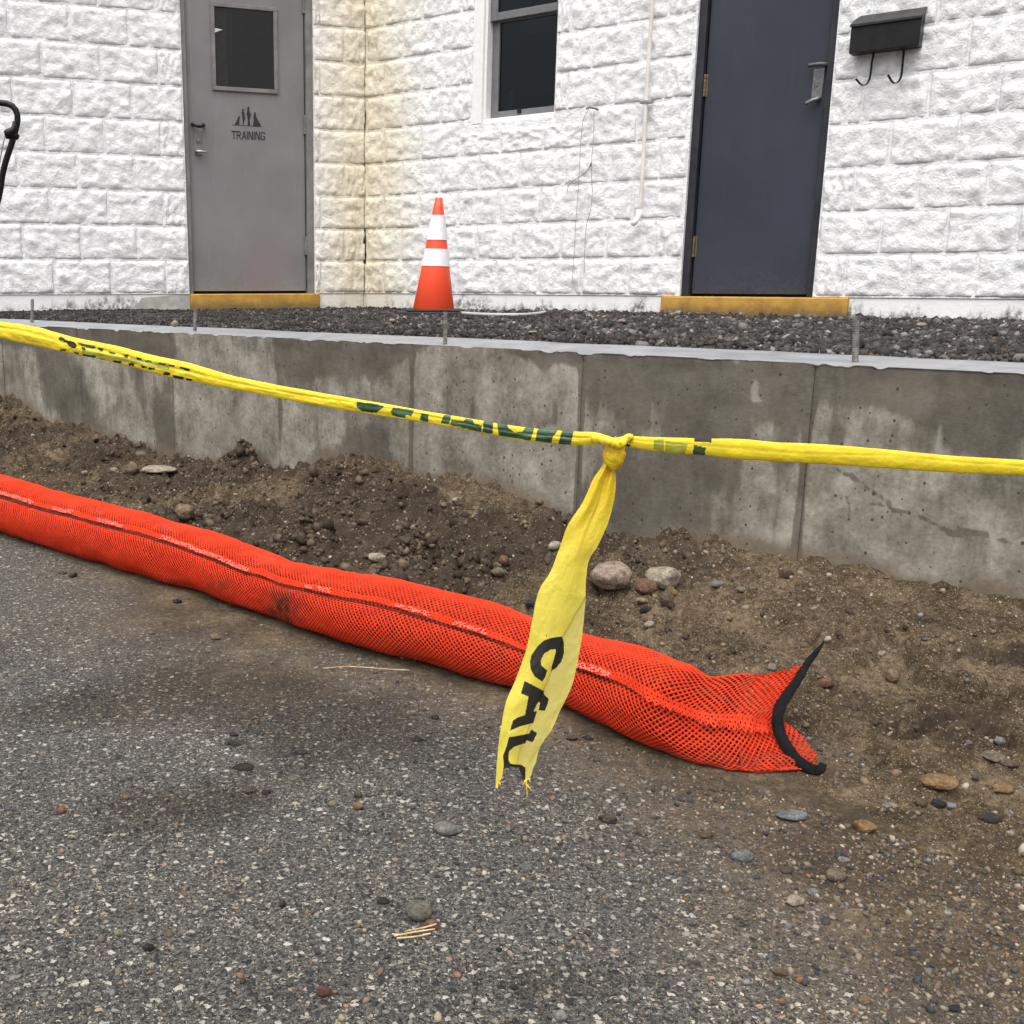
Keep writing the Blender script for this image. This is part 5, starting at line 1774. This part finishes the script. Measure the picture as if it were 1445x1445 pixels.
tear = np.interp(uu, [t[0] for t in TEAR], [t[1] for t in TEAR]) + 2.2 * fbm(uu * 18, 0.4, 0, 3, 91)
PX = pl_[:, None, 0] * (1 - uu) + pr_[:, None, 0] * uu
PY = pl_[:, None, 1] * (1 - uu) + pr_[:, None, 1] * uu
vn = np.linspace(0, 1, nvv)[:, None]
sc_ = 1 + (tear[None, :] - PY[-1][None, :]) / (PY[-1] - PY[0])[None, :] * vn**3
PY = PY[0] + (PY - PY[0]) * sc_
ED = 0.9 * fbm(vn * 22, 5.5, 0, 4, 96)
PX = PX + ED * (np.abs(uu - 0.5) * 2)[None, :]**4
U2, V2_ = np.meshgrid(uu, np.linspace(0, 1, nvv))
crease = np.interp(V2_, [0, 0.36, 0.42, 0.48, 0.545, 0.64, 0.74, 0.86, 1], [1.25, 1.12, 1.0, 0.80, 0.64, 0.58, 0.55, 0.54, 0.53]) + 0.012 * fbm(V2_ * 9, 0.1, 0, 3, 92)
dpt = 1.15 - 0.035 * V2_ + 0.012 * sstep(0.3, 1, V2_)
dpt = dpt - 0.006 * np.sin(np.clip(U2 / crease, 0, 1) * math.pi) * (1 - 0.35 * V2_) + 0.011 * np.clip(U2 - crease, 0, 1) * (0.5 + V2_)
dpt = dpt + 0.0035 * fbm(U2 * 2.0, V2_ * 6, 0, 2, 93) + 0.0006 * fbm(U2 * 9, V2_ * 26, 0, 3, 94) + 0.0028 * sstep(0.25, 0.0, V2_) * np.cos(U2 * 13)
dpt = dpt + 0.0030 * sstep(-0.012, 0.012, U2 - crease) + 0.0035 * sstep(0.34, 0.05, V2_) * sstep(-0.05, 0.05, U2 - 0.42 - 0.5 * V2_)
dvec = FWD + RT * ((PX - CX) / F)[..., None] + UP * ((CY - PY) / F)[..., None]
TV = (CAM + dvec * (dpt / dvec[..., 1])[..., None]).reshape(-1, 3)
tf = grid_faces(nvv, nu)
cpx, cpy = PX.ravel()[tf].mean(1), PY.ravel()[tf].mean(1)
LETT = [[(605, 150), (620, 200), (620, 280), (600, 340), (560, 390), (520, 412), (555, 270), (560, 245), (520, 250), (470, 280), (445, 330), (450, 370), (495, 410), (480, 455), (457, 492), (400, 455), (370, 400), (362, 340), (375, 290), (420, 225), (470, 180), (530, 160)],
        [(322, 485), (472, 565), (465, 583), (508, 625), (475, 712), (428, 708), (440, 650), (425, 645), (388, 718), (418, 715), (390, 805), (300, 825), (212, 862), (235, 785), (270, 762), (325, 745), (352, 605), (295, 580)],
        [(375, 852), (418, 880), (383, 950), (340, 935), (330, 955), (240, 985), (205, 1020), (200, 1080), (215, 1112), (300, 1120), (330, 1140), (328, 1245), (150, 1245), (165, 1120), (160, 1050), (190, 970), (205, 912), (355, 885)],
        [(484, 136), (494, 138), (492, 152), (484, 150)]]
mi = np.zeros(len(tf), int)
for p in LETT:
    mi[in_poly(cpx, cpy, Z1(p, 5.35, 680, 870))] = 1
mi[(mi == 0) & ((U2 - crease).ravel()[tf].mean(1) > 0.004)] = 2
build("tape_tail", TV, tf, [M['tail'], M['print'], M['flap']], tape, True, mi)
for pts in ([(742.5, 1099), (743, 1110), (744, 1121), (743.5, 1133)], [(744, 1108), (748, 1113), (751, 1117)], [(701.5, 1109), (702.5, 1115)], [(742, 1100), (739, 1106), (738, 1110)], [(746, 1098), (749, 1106)], [(705, 1104), (707, 1110)]):
    MB().tube([ony(x, y, 1.125) for x, y in pts], np.linspace(0.0009, 0.0003, len(pts)), 6).out("torn_fibre", M['yellow'], tape, True)

# the knot: wound bands over a lumpy core
kc = ony(866, 640, 1.146)
kv, kf = ico(5)
pr = 1 + 0.10 * fbm(kv[:, 0] * 1.4, kv[:, 1] * 1.4, kv[:, 2] * 1.4, 3, 95)
tw = kv[:, 2] * 5.5 + 1.6 * kv[:, 0] + 1.2 * fbm(kv[:, 0] * 2, kv[:, 1] * 2, kv[:, 2] * 2, 2, 97)
pr = pr + 0.065 * np.abs(np.sin(tw)) - 0.10 * np.exp(-((kv[:, 2] - 0.55 + 0.35 * kv[:, 0]) / 0.10)**2) + 0.02 * np.sin(kv[:, 0] * 22 + kv[:, 2] * 4)
tp = np.interp(kv[:, 2], [-1, -0.4, 0.3, 1], [0.62, 0.95, 1.0, 0.8])
K3 = kv * pr[:, None]
K3 = np.stack([K3[:, 0] * tp * 0.0122, K3[:, 1] * 0.0095, K3[:, 2] * 0.0188], -1)
lean_ = -0.18
K3[:, 0] += -lean_ * K3[:, 2] * 0.4
build("knot", K3 + kc + np.array([0.0008, 0, -0.001]), kf, M['tail'], tape, True)
wp = [(838, 618, 1.150), (852, 620, 1.140), (864, 624, 1.135), (875, 627, 1.136), (882, 620, 1.142), (890, 617, 1.15)]
m_ = MB()
wv = spline([ony(*p) for p in wp], 40)
m_.tube(wv, np.interp(np.linspace(0, 1, 40), [0, .5, 1], [0.0056, 0.0048, 0.0040]), 14)
o = m_.out("knot_wrap", M['yellow'], tape, True)
for v in o.data.vertices:
    c = np.array(v.co[:]); 
    d = 0.0012 * float(vnoise(c[0] * 380, c[1] * 380, c[2] * 380, 98))
    v.co.z += d; v.co.y += d

# ------------------------------------------------------------------ traffic cone
cd = 5.62
cb, ct = ony(611.8, 436.5, cd), ony(619.4, 279.0, cd)
cone = empty("traffic_cone", (cb[0], cb[1], cb[2] - 0.035), "orange traffic cone with two white collars by the block wall", "traffic cone")
ax = unit(ct - cb)
HC = np.linalg.norm(ct - cb)
pxm = cd / math.cos(PITCH) / F * 1.01
s1_ = unit(np.cross(ax, [0, 1.0, 0])); s2_ = np.cross(ax, s1_)


def lathe(prof, name, mat, nseg=40):
    V = []
    for h, r in prof:
        for k in range(nseg):
            t = 2 * math.pi * k / nseg
            V.append(cb + ax * h * HC + (s1_ * math.cos(t) + s2_ * math.sin(t)) * r)
    return build(name, V, [tuple(f) for f in grid_faces(len(prof), nseg, True)], mat, cone, True)


hh = lambda y: 1 - (y - 135) / (1270 - 135)
rr_ = lambda y: (4.9 + (y - 135) / 1135 * 22.2) * pxm
lathe([(0, rr_(1270)), (0.004, rr_(1270) + .002), (hh(825), rr_(825)), (hh(560), rr_(560)), (hh(310), rr_(310)), (hh(190), rr_(190)), (hh(182), rr_(150)), (hh(140), rr_(135)), (1.0, rr_(130) * 0.9), (0.995, rr_(130) * 0.6), (0.93, rr_(130) * 0.55)], "cone_body", M['coneorange'])
for y0_, y1_ in ((310, 560), (650, 825)):
    lathe([(hh(y1_), rr_(y1_) + 0.0028), (hh((y0_ + y1_) / 2), rr_((y0_ + y1_) / 2) + 0.0028), (hh(y0_), rr_(y0_) + 0.0028)], "collar", M['collar'])
fz = lambda u, z, w: np.array([cb[0] + u, cb[1] + w, cb[2] + z])
MB().box(fz, -0.19, 0.20, -0.036, -0.010, -0.16, 0.16).box(fz, -0.145, 0.15, -0.0099, 0.002, -0.13, 0.13).out("cone_base", M['rubber'], cone, bevel=0.008)

# ------------------------------------------------------------------ mailbox
wf = 0.105
fl, fr_, br_, bl = uzB(1201, 33, wf), uzB(1300, 23.5, wf), uzB(1296.5, 67.5, wf), uzB(1198, 71.5, wf)
lbl, lbr = uzB(1215.5, 21.5, 0.03), uzB(1303, 12.5, 0.03)
uL, uR = (fl[0] + bl[0]) / 2, (fr_[0] + br_[0]) / 2
zt_, zb_ = (fl[1] + fr_[1]) / 2, (bl[1] + br_[1]) / 2
zl_ = (lbl[1] + lbr[1]) / 2
mb_o = empty("mailbox", frB((uL + uR) / 2, zb_, 0.03), "black wall mailbox with two curled hooks beside the blue door", "mailbox")
m = MB()
m.hexa([frB(uL, zb_, 0.025), frB(uR, zb_, 0.025), frB(uR, zb_, wf - 0.004), frB(uL, zb_, wf - 0.004), frB(uL, zl_ - 0.012, 0.025), frB(uR, zl_ - 0.012, 0.025), frB(uR, zt_ - 0.006, wf - 0.004), frB(uL, zt_ - 0.006, wf - 0.004)])
m.out("box_body", M['black'], mb_o, bevel=0.003)
m = MB()
iL, iR = uL + 0.020, uR + 0.004
P8 = [frB(uL - 0.005, zt_ - 0.012, wf + 0.004), frB(uR + 0.005, zt_ - 0.012, wf + 0.004), frB(uR + 0.005, zl_ - 0.010, 0.026), frB(uL - 0.005, zl_ - 0.010, 0.026),
      frB(uL - 0.005, zt_ + 0.001, wf + 0.004), frB(uR + 0.005, zt_ + 0.001, wf + 0.004), frB(iR, zl_ + 0.004, 0.026), frB(iL, zl_ + 0.004, 0.026)]
m.hexa(P8)
m.out("lid", simple("black lid enamel", (0.018, 0.018, 0.017), 0.40, var=0.3, spec=0.35), mb_o, bevel=0.002)
for pts in ([(551, 735), (538, 820), (520, 900), (510, 1000), (497, 1090), (478, 1165), (445, 1220), (400, 1243), (355, 1225), (318, 1185), (285, 1148)],
            [(985, 725), (978, 810), (970, 900), (960, 1000), (950, 1085), (930, 1150), (895, 1195), (850, 1212), (815, 1190), (785, 1145), (752, 1088)]):
    ws = np.interp(np.arange(11), [0, 5, 10], [0.05, 0.055, 0.085])
    C_ = spline([frB(*uzB(1180 + x / 10.32, y / 10.32, w), w) for (x, y), w in zip(pts, ws)], 50)
    T_ = np.gradient(C_, axis=0); T_ /= np.linalg.norm(T_, axis=1)[:, None]
    V = []
    wdir = unit(0.75 * tB + 0.66 * nB)
    for i in range(50):
        a_ = unit(wdir - T_[i] * np.dot(wdir, T_[i]))
        b_ = np.cross(T_[i], a_)
        for k, (e, g) in enumerate([(-1, -1), (1, -1), (1, 1), (-1, 1)]):
            V.append(C_[i] + a_ * 0.0058 * e + b_ * 0.0018 * g)
    build("paper_hook", V, [tuple(f) for f in grid_faces(50, 4, True)] + [(0, 1, 2, 3), (199, 198, 197, 196)], M['black'], mb_o)

# ------------------------------------------------------------------ pipe, wire and tubing on the right wall
P_ = lambda x, y, w: frB(*uzB(480 + x / 3.01, y / 3.01, w), w)
pipe = empty("wall_pipe", P_(1262, 930, 0.05), "thin off-white pipe running down the wall beside the blue door", "pipe")
pu = uzB(480 + 1300 / 3.01, 430 / 3.01, 0.05)[0]
zlo = uzB(480 + 1266 / 3.01, 915 / 3.01, 0.05)[1]
MB().tube(spline([frB(pu, 3.05, 0.052), frB(pu + .004, 2.2, 0.054), frB(pu, 1.7, 0.052), frB(pu - .002, zlo + 0.02, 0.052), frB(pu - .003, zlo, 0.052)], 40), 0.0105, 12).out("pipe_run", M['pipe'], pipe, True)
MB().tube([frB(pu - .003, zlo + 0.03, 0.052), frB(pu - 0.003, zlo - 0.002, 0.054), frB(pu - 0.012, zlo - 0.03, 0.064), frB(pu - 0.026, zlo - 0.048, 0.080)], [0.0135, 0.0145, 0.0145, 0.0148], 14).out("pipe_elbow", M['vinyl'], pipe, True)
cz = uzB(480 + 1300 / 3.01, 432 / 3.01, 0.05)[1]
MB().box(frB, pu - 0.030, pu + 0.034, cz - 0.010, cz + 0.008, 0.028, 0.066).out("pipe_clip", M['steel'], pipe, bevel=0.003)
wire = empty("dangling_wire", P_(1075, 465, 0.05), "thin grey wire looped from a hook between the window and the pipe", "wire")
MB().tube(spline([P_(1046, 462, 0.05), P_(1060, 456, 0.065), P_(1080, 460, 0.07), P_(1096, 466, 0.05)], 12), 0.0055, 8).out("hook", M['rust'], wire, True)
for pts, r in (([(1058, 460), (1036, 500), (1026, 560), (1020, 640), (1015, 740), (1008, 850), (1000, 960), (994, 1080), (985, 1200)], 0.0016), ([(1078, 466), (1078, 520), (1075, 600), (1068, 690), (1068, 760), (1071, 820), (1062, 900), (1048, 950), (1040, 1040), (1036, 1160)], 0.0017),
               ([(1066, 700), (1040, 735), (1010, 755), (985, 772), (970, 790), (965, 815)], 0.0022)):
    MB().tube(spline([P_(x, y, 0.048) for x, y in pts], 60), r, 6).out("wire_strand", M['wire'], wire, True)
MB().tube([P_(1069, 686, 0.05), P_(1066, 696, 0.053), P_(1062, 708, 0.05)], [0.003, 0.0055, 0.003], 8).out("wire_knot", M['wire'], wire, True)
tpts = [onz(x, y, 0.566) for x, y in ((644, 441.2), (668, 443), (700, 444.2), (730, 444.4), (752, 443.2), (769, 440.4))]
tag(MB().tube(spline(tpts, 50), 0.0085, 8).out("tubing", M['hose'], None, True, origin=tuple(tpts[0])), "white tubing lying on the gravel beside the cone", "tubing")

# ------------------------------------------------------------------ steel bars standing in the wall top
BARS = [(45, 421, 455, 5.0, "weathered steel bar standing in the wall top at the far left end"),
        (275, 434, 467.5, 5.6, "weathered steel bar standing in the wall top before the grey door"),
        (628, 438, 486, 6.4, "weathered steel bar standing in the wall top before the cone"),
        (1207, 447.5, 511, 9.2, "thickest and nearest steel bar standing in the wall top, on the right")]
for x, y0_, y1_, wpx, lab in BARS:
    b = onz(x, y1_, ZT)
    t = ony(x + (0.6 if x < 1000 else 1.5), y0_, b[1])
    r = wpx * np.dot(b - CAM, FWD) / F / 2
    m = MB()
    pts = np.linspace(0, 1, 40)[:, None] * (t - b) + b - [0, 0, 0.004]
    rad = r * (0.88 + 0.12 * (np.arange(40) % 2))
    m.tube(pts, rad, 12)
    tag(m.out("steel_bar", M['rust'], None, False, origin=tuple(b)), lab, "steel bar", "steel bars standing in the wall top")

# ------------------------------------------------------------------ push handle at the left edge
hy = 3.55
H_ = lambda x, y, d=0.0: ony(x / 7.23, 120 + y / 7.23, hy + d)
hroot = empty("push_handle", ony(-60, 640, hy), "black bent tube handle with clamp and cable at the left edge", "handle")
tp = [H_(-1500, 3300), H_(-900, 2600), H_(-330, 1900), H_(-60, 1320), H_(5, 1060), H_(28, 900), H_(68, 750), H_(118, 600), H_(158, 460), H_(178, 370), H_(174, 290), H_(140, 225), H_(78, 192), H_(0, 182), H_(-160, 178), H_(-700, 178), H_(-780, 200), H_(-830, 260), H_(-850, 360), H_(-900, 600), H_(-1080, 1100), H_(-1500, 2000), H_(-2300, 3300)]
MB().tube(spline(tp, 160), 0.0098, 14).out("handle_tube", M['black'], hroot, True)
m = MB()
m.tube([H_(52, 505, -0.02), H_(80, 490, -0.018), H_(120, 470, -0.012), H_(145, 440, -0.01), H_(150, 372, -0.008)], [0.010, 0.013, 0.012, 0.010, 0.006], 10)
m.tube([H_(60, 515, 0.0), H_(120, 505, -0.002), H_(160, 520, 0.0), H_(185, 538, 0.0)], [0.011, 0.016, 0.012, 0.009], 10)
m.out("clamp", M['black'], hroot, True)
MB().tube(spline([H_(50, 520, -0.02), H_(28, 620, -0.02), H_(8, 720, -0.02), H_(-20, 900, -0.02), H_(-120, 1400, -0.01), H_(-400, 1950, -0.01)], 30), 0.0022, 8).out("control_cable", M['wire'], hroot, True)

# ------------------------------------------------------------------ single stones
TAN, PALE, GREY, BLUE, RED, DARK, OCH, BRN, OLV, PINK = (0.215, 0.16, 0.105), (0.34, 0.295, 0.235), (0.19, 0.185, 0.175), (0.165, 0.175, 0.180), (0.17, 0.088, 0.060), (0.034, 0.032, 0.031), (0.225, 0.138, 0.066), (0.11, 0.08, 0.055), (0.165, 0.143, 0.10), (0.32, 0.245, 0.195)
GD = "stones in the soil bank"
GA = "stones lying on the asphalt"
ST = [  # px, py, w, h, colour, label, group, flat, rough
    (224, 662, 52, 13, PALE, "long flat pale stone in the soil, far left below the wall", GD, .7, .10),
    (188, 662, 19, 17, TAN, "squarish tan stone touching the left tip of the long flat pale stone", GD, .75, .16),
    (197, 641, 26, 12, OLV, "low rounded olive stone against the wall above the long flat one", GD, .6, .10),
    (160, 663, 13, 8, PALE, "small pale stone left of the squarish tan stone", GD, .7, .15),
    (120, 667, 11, 7, PALE, "small pale stone in the soil nearest the left edge of the frame", GD, .7, .15),
    (242, 650, 15, 10, BRN, "dull brown stone against the wall foot at the form joint", GD, .7, .15),
    (264, 664, 20, 8, DARK, "dark flat stone right of the long flat pale stone", GD, .6, .2),
    (259, 725, 28, 26, TAN, "tan angular stone peeking over the back of the orange sock", GD, .85, .18),
    (443, 667, 14, 21, BRN, "upright brown stone leaning on the soil heap by the wall", GD, .9, .16),
    (533, 787, 31, 16, PALE, "pale egg-shaped stone just behind the sock crest", GD, .8, .07),
    (534, 799, 26, 11, BRN, "brown stone half buried under the pale egg-shaped stone", GD, .6, .12),
    (863, 817, 56, 42, PINK, "largest pinkish boulder right of the hanging tape", GD, .85, .12),
    (935, 818, 54, 36, PALE, "big pale boulder right of the pinkish one", GD, .8, .13),
    (911, 830, 34, 25, RED, "reddish brown stone wedged between the two big boulders", GD, .85, .16),
    (941, 848, 19, 24, BRN, "pointed brown stone in front of the big pale boulder", GD, .9, .2),
    (951, 838, 10, 10, OCH, "tiny tan pebble beside the pointed brown stone", GD, .8, .12),
    (907, 846, 22, 8, TAN, "flat tan chip below the reddish brown stone", GD, .6, .2),
    (913, 860, 18, 13, DARK, "bluish black stone below the two big boulders", GD, .8, .14),
    (917, 881, 17, 12, PALE, "pale angular chip just behind the sock, below the bluish black stone", GD, .7, .2),
    (783, 771, 20, 14, PALE, "pale stone half hidden behind the hanging tape", GD, .8, .10),
    (711, 792, 15, 16, RED, "round reddish stone on the slope left of the hanging tape", GD, .85, .10),
    (703, 808, 20, 13, OLV, "olive grey stone below the round reddish one", GD, .8, .12),
    (763, 709, 15, 15, TAN, "tan stone at the wall foot left of the hanging tape", GD, .85, .16),
    (627, 713, 10, 9, OLV, "left of two pale pebbles high on the soil heap", GD, .8, .14),
    (643, 706, 10, 8, PALE, "right of two pale pebbles high on the soil heap", GD, .8, .14),
    (671, 717, 14, 7, TAN, "tan chip on the heap right of the two pale pebbles", GD, .7, .18),
    (583, 744, 9, 8, PINK, "pinkish chip on the bare middle of the heap", GD, .7, .18),
    (745, 852, 20, 13, DARK, "dark bluish stone between sock and hanging tape", GD, .8, .15),
    (740, 738, 11, 8, TAN, "small tan pebble left of the tape at mid height of its tail", GD, .8, .14),
    (1012, 825, 20, 12, GREY, "light grey stone on the trodden soil right of the boulders", GD, .75, .18),
    (1046, 831, 16, 8, OLV, "olive chip right of the light grey stone", GD, .7, .2),
    (1110, 810, 22, 15, BRN, "dull brown stone by the wall, right of the dark form joint", GD, .7, .16),
    (1030, 873, 9, 8, OCH, "orange pebble alone on the trodden soil", GD, .8, .12),
    (980, 917, 13, 7, TAN, "tan flake close behind the sock near its end", GD, .7, .2),
    (1089, 942, 14, 14, PALE, "pale stone showing above the sock at its pinched end", GD, .85, .15),
    (1166, 965, 21, 18, RED, "rusty red stone beside the sock's black strap", GD, .8, .15),
    (1258, 955, 19, 20, TAN, "tan stone in the churned soil right of the sock", GD, .8, .13),
    (1245, 922, 15, 9, PALE, "pale chip in the footprint right of the sock", GD, .7, .18),
    (1410, 1046, 17, 14, GREY, "pale grey stone standing on a greenish one near the right edge", GD, .85, .16),
    (1400, 1066, 38, 16, OLV, "greenish flat stone near the right edge", GD, .6, .15),
    (1424, 1077, 26, 13, BRN, "brown stone right of the greenish flat one", GD, .7, .15),
    (1325, 1102, 52, 23, OCH, "long ochre cobble in the soil right of the sock", GD, .75, .07),
    (1322, 1133, 22, 13, DARK, "dark stone below the long ochre cobble", GD, .75, .18),
    (1343, 1137, 17, 10, BLUE, "bluish chip right of the dark stone below the ochre cobble", GD, .7, .18),
    (1300, 1133, 17, 14, BRN, "brown lump left of the dark stone below the ochre cobble", GD, .8, .15),
    (1397, 1152, 30, 13, DARK, "long dark stone near the right edge", GD, .7, .2),
    (1413, 1110, 34, 12, OCH, "crumbling ochre stone near the right edge", GD, .7, .25),
    (1425, 1176, 11, 10, PALE, "small white pebble low at the right edge", GD, .8, .14),
    (1256, 1134, 24, 8, GREY, "thin grey sliver left of the ochre cobble's foot", GA, .6, .2),
    (1120, 1149, 41, 18, BLUE, "bluish grey slab of stone in front of the sock's end", GA, .75, .17),
    (1220, 1166, 33, 19, OCH, "smooth ochre pebble right of the bluish grey slab", GA, .8, .07),
    (1046, 1207, 31, 19, BLUE, "flat blue-grey chip below the bluish grey slab", GA, .65, .22),
    (1190, 1212, 17, 9, GREY, "pale grey flake between the blue chip and the ochre pebble", GA, .7, .25),
    (1178, 1235, 28, 21, OLV, "rounded olive pebble at lower right", GA, .8, .08),
    (1120, 1271, 27, 17, PALE, "cream pebble below the rounded olive one", GA, .8, .08),
    (1147, 1258, 19, 11, GREY, "light grey pebble touching the cream one's upper right", GA, .8, .15),
    (1229, 1230, 20, 11, BRN, "dull brown pebble right of the rounded olive one", GA, .7, .15),
    (997, 1177, 21, 14, BRN, "brown soil lump in front of the sock, right of the tape's torn end", GA, .8, .28),
    (1012, 1112, 20, 10, BRN, "low brown clod in front of the sock's pinched end", GA, .7, .28),
    (632, 1168, 41, 22, GREY, "flat oval grey pebble left of the tape's torn end", GA, .75, .05),
    (742, 1222, 22, 11, (0.12, 0.115, 0.11), "small dark pebble below the torn end of the tape", GA, .8, .08),
    (590, 1286, 44, 28, (0.15, 0.158, 0.14), "greenish grey cobble with flat top, lower middle", GA, .85, .10),
    (609, 1305, 22, 17, RED, "reddish brown pebble touching the greenish grey cobble", GA, .85, .12),
    (505, 1138, 16, 13, TAN, "cream pebble left of the flat oval grey one", GA, .85, .15),
    (505, 1121, 12, 12, BRN, "brown pebble directly above the cream one left of the oval", GA, .85, .18),
    (540, 1271, 18, 10, DARK, "blackish pebble left of the greenish grey cobble", GA, .8, .2),
    (704, 1340, 10, 8, DARK, "tiny black pebble right of the straw", GA, .8, .2),
    (1130, 1383, 15, 11, OCH, "orange pebble near the bottom, upper of two", GA, .85, .1),
    (1104, 1413, 13, 10, OCH, "orange pebble near the bottom, lower of two", GA, .85, .1),
    (1102, 1371, 22, 13, BRN, "brown clod left of the upper orange pebble", GA, .75, .25),
    (1219, 1411, 19, 13, TAN, "tan pebble near the bottom, right of the orange pair", GA, .85, .1),
    (1346, 1423, 19, 13, DARK, "dark clod near the bottom right corner", GA, .8, .25),
    (790, 1433, 21, 17, GREY, "round grey pebble at the bottom edge, middle", GA, .85, .07),
    (725, 1392, 15, 9, DARK, "dark chip up and left of the round grey bottom pebble", GA, .8, .2),
    (457, 1399, 21, 17, (0.10, 0.05, 0.04), "dark red pebble at bottom, left of centre", GA, .85, .15),
    (304, 899, 15, 11, TAN, "cream pebble on asphalt below the sock's mud stain", GA, .85, .12),
    (214, 893, 10, 6, OLV, "tiny olive pebble left of the cream one below the mud stain", GA, .8, .15),
    (178, 1125, 13, 10, TAN, "cream pebble on the pale asphalt at left", GA, .85, .12),
    (87, 1144, 16, 11, RED, "reddish pebble left of the cream one on the pale asphalt", GA, .85, .14),
    (210, 1337, 16, 12, DARK, "black pebble at lower left", GA, .85, .15),
    (398, 1275, 10, 13, DARK, "upright black chip left of the blackish pebble", GA, .9, .2),
    (352, 1115, 21, 12, (0.09, 0.07, 0.06), "dark brown lump on the damp patch, larger left one", GA, .85, .2),
    (376, 1117, 15, 8, DARK, "dark flat lump right of the larger dark brown one", GA, .75, .2),
    (345, 1080, 30, 11, (0.035, 0.028, 0.022), "black soil clod, ragged, on the damp patch", GA, .8, .35),
    (413, 1098, 15, 7, OLV, "flat olive pebble right of the damp patch, upper", GA, .75, .1),
    (470, 1133, 17, 9, OLV, "flat olive pebble right of the damp patch, lower", GA, .75, .1),
    (332, 1047, 24, 9, DARK, "flat black clod at the damp patch's upper edge", GA, .7, .3),
    (424, 1060, 20, 8, DARK, "long black clod right of the flat black clod", GA, .7, .3),
    (330, 1037, 10, 6, DARK, "tiny black crumb above the flat black clod", GA, .8, .3),
    (104, 812, 11, 9, (0.05, 0.04, 0.03), "dark soil crumb on asphalt at the far left", GA, .8, .3),
    (88, 808, 14, 5, (0.06, 0.048, 0.036), "flat soil flake beside the dark crumb at far left", GA, .7, .3),
    (250, 848, 13, 8, DARK, "dark crumb close in front of the sock at left", GA, .8, .3),
    (614, 1012, 11, 9, DARK, "dark crumb left of the tape at letter height", GA, .8, .3),
    (587, 1043, 15, 9, DARK, "dark clod left of the tape's lettering, lower", GA, .7, .3),
    (830, 1041, 14, 8, DARK, "dark crumb right of the tape's torn end, near the sock", GA, .7, .3),
    (806, 1041, 16, 9, (0.07, 0.06, 0.05), "brown-black clod right of the tape and left of the dark crumb", GA, .7, .3),
    (880, 1048, 14, 6, BRN, "flat brown flake in front of the sock, right of the tape", GA, .7, .25),
    (858, 1155, 24, 14, (0.075, 0.062, 0.052), "soft brown clod right of the tape's loose fibre", GA, .7, .35),
    (77, 1247, 10, 7, TAN, "small tan pebble at left, low", GA, .8, .12),
    (168, 1315, 15, 11, (0.22, 0.22, 0.13), "yellowish green flat pebble at lower left", GA, .6, .08),
    (420, 1240, 0, 0, DARK, "", GA, .8, .2),
]
for k, (x, y, w_, h_, col, lab, g_, fl_, ro_) in enumerate(ST):
    if w_ < 5: continue
    clod = "clod" in lab or "crumb" in lab or "lump" in lab or "soil flake" in lab
    peb = "pebble" in lab
    nm = "soil_clod" if clod else ("pebble" if peb else "stone")
    stone(x, y, w_, h_, col, lab, 300 + k, 'ground', fl_, ro_, "soil clod" if clod else ("pebble" if peb else "stone"), g_, yaw=random.uniform(-0.25, 0.25), name=nm)
stone(247, 457, 10, 9, PALE, "small pale stone lying on the concrete wall top near the second bar", 500, 'top', .85, .15, "stone", None, name="stone")
for x, y, w_, h_, lab in ((553, 452, 10, 6, "pale stone on the gravel left of the bar before the cone"), (877, 453, 12, 6, "pinkish stone on the gravel below the ochre step's left end"), (752, 468, 12, 4, "pale flake on the gravel near the wall top in the middle"), (1300, 458, 14, 7, "pale stone on the gravel right of the nearest bar")):
    b = onz(x, y + h_ / 2, 0.560)
    sc2 = np.dot(b - CAM, FWD) / F
    v = ico(3)[0] * (1 + 0.15 * fbm(ico(3)[0][:, 0] + x, ico(3)[0][:, 1], ico(3)[0][:, 2], 3, int(x)))[:, None] * [w_ * sc2 / 2, w_ * sc2 / 2.4, h_ * sc2 / 2]
    v[:, 2] -= v[:, 2].min() * 0.8
    tag(build("stone", v + b, ico(3)[1], mat_stone(PINK if "pink" in lab else PALE), smooth=True, origin=b), lab, "stone", "stones on the gravel strip")

# straw and a twig
for nm, lab, sets in (("straw_wisp", "wisp of dry straw beside the greenish grey cobble", [[(556, 1321), (580, 1316), (614, 1311)], [(560, 1324), (590, 1321), (608, 1317)], [(572, 1314), (598, 1309), (616, 1304)], [(553, 1318), (566, 1319)]]),
                      ("straw_stalk", "single straw stalk lying in front of the sock's middle", [[(456, 943), (490, 940.5), (520, 942), (552, 944.5), (578, 945.5)]])):
    m = MB()
    b = onz(*sets[0][0], 0)
    for q_ in sets:
        m.tube(spline([onz(x, y, 0.004 + 0.002 * i) for i, (x, y) in enumerate(q_)], 14), 0.00095, 6)
    tag(m.out(nm, M['straw'], None, True, origin=tuple(b)), lab, "straw")
print("built", len(bpy.data.objects))
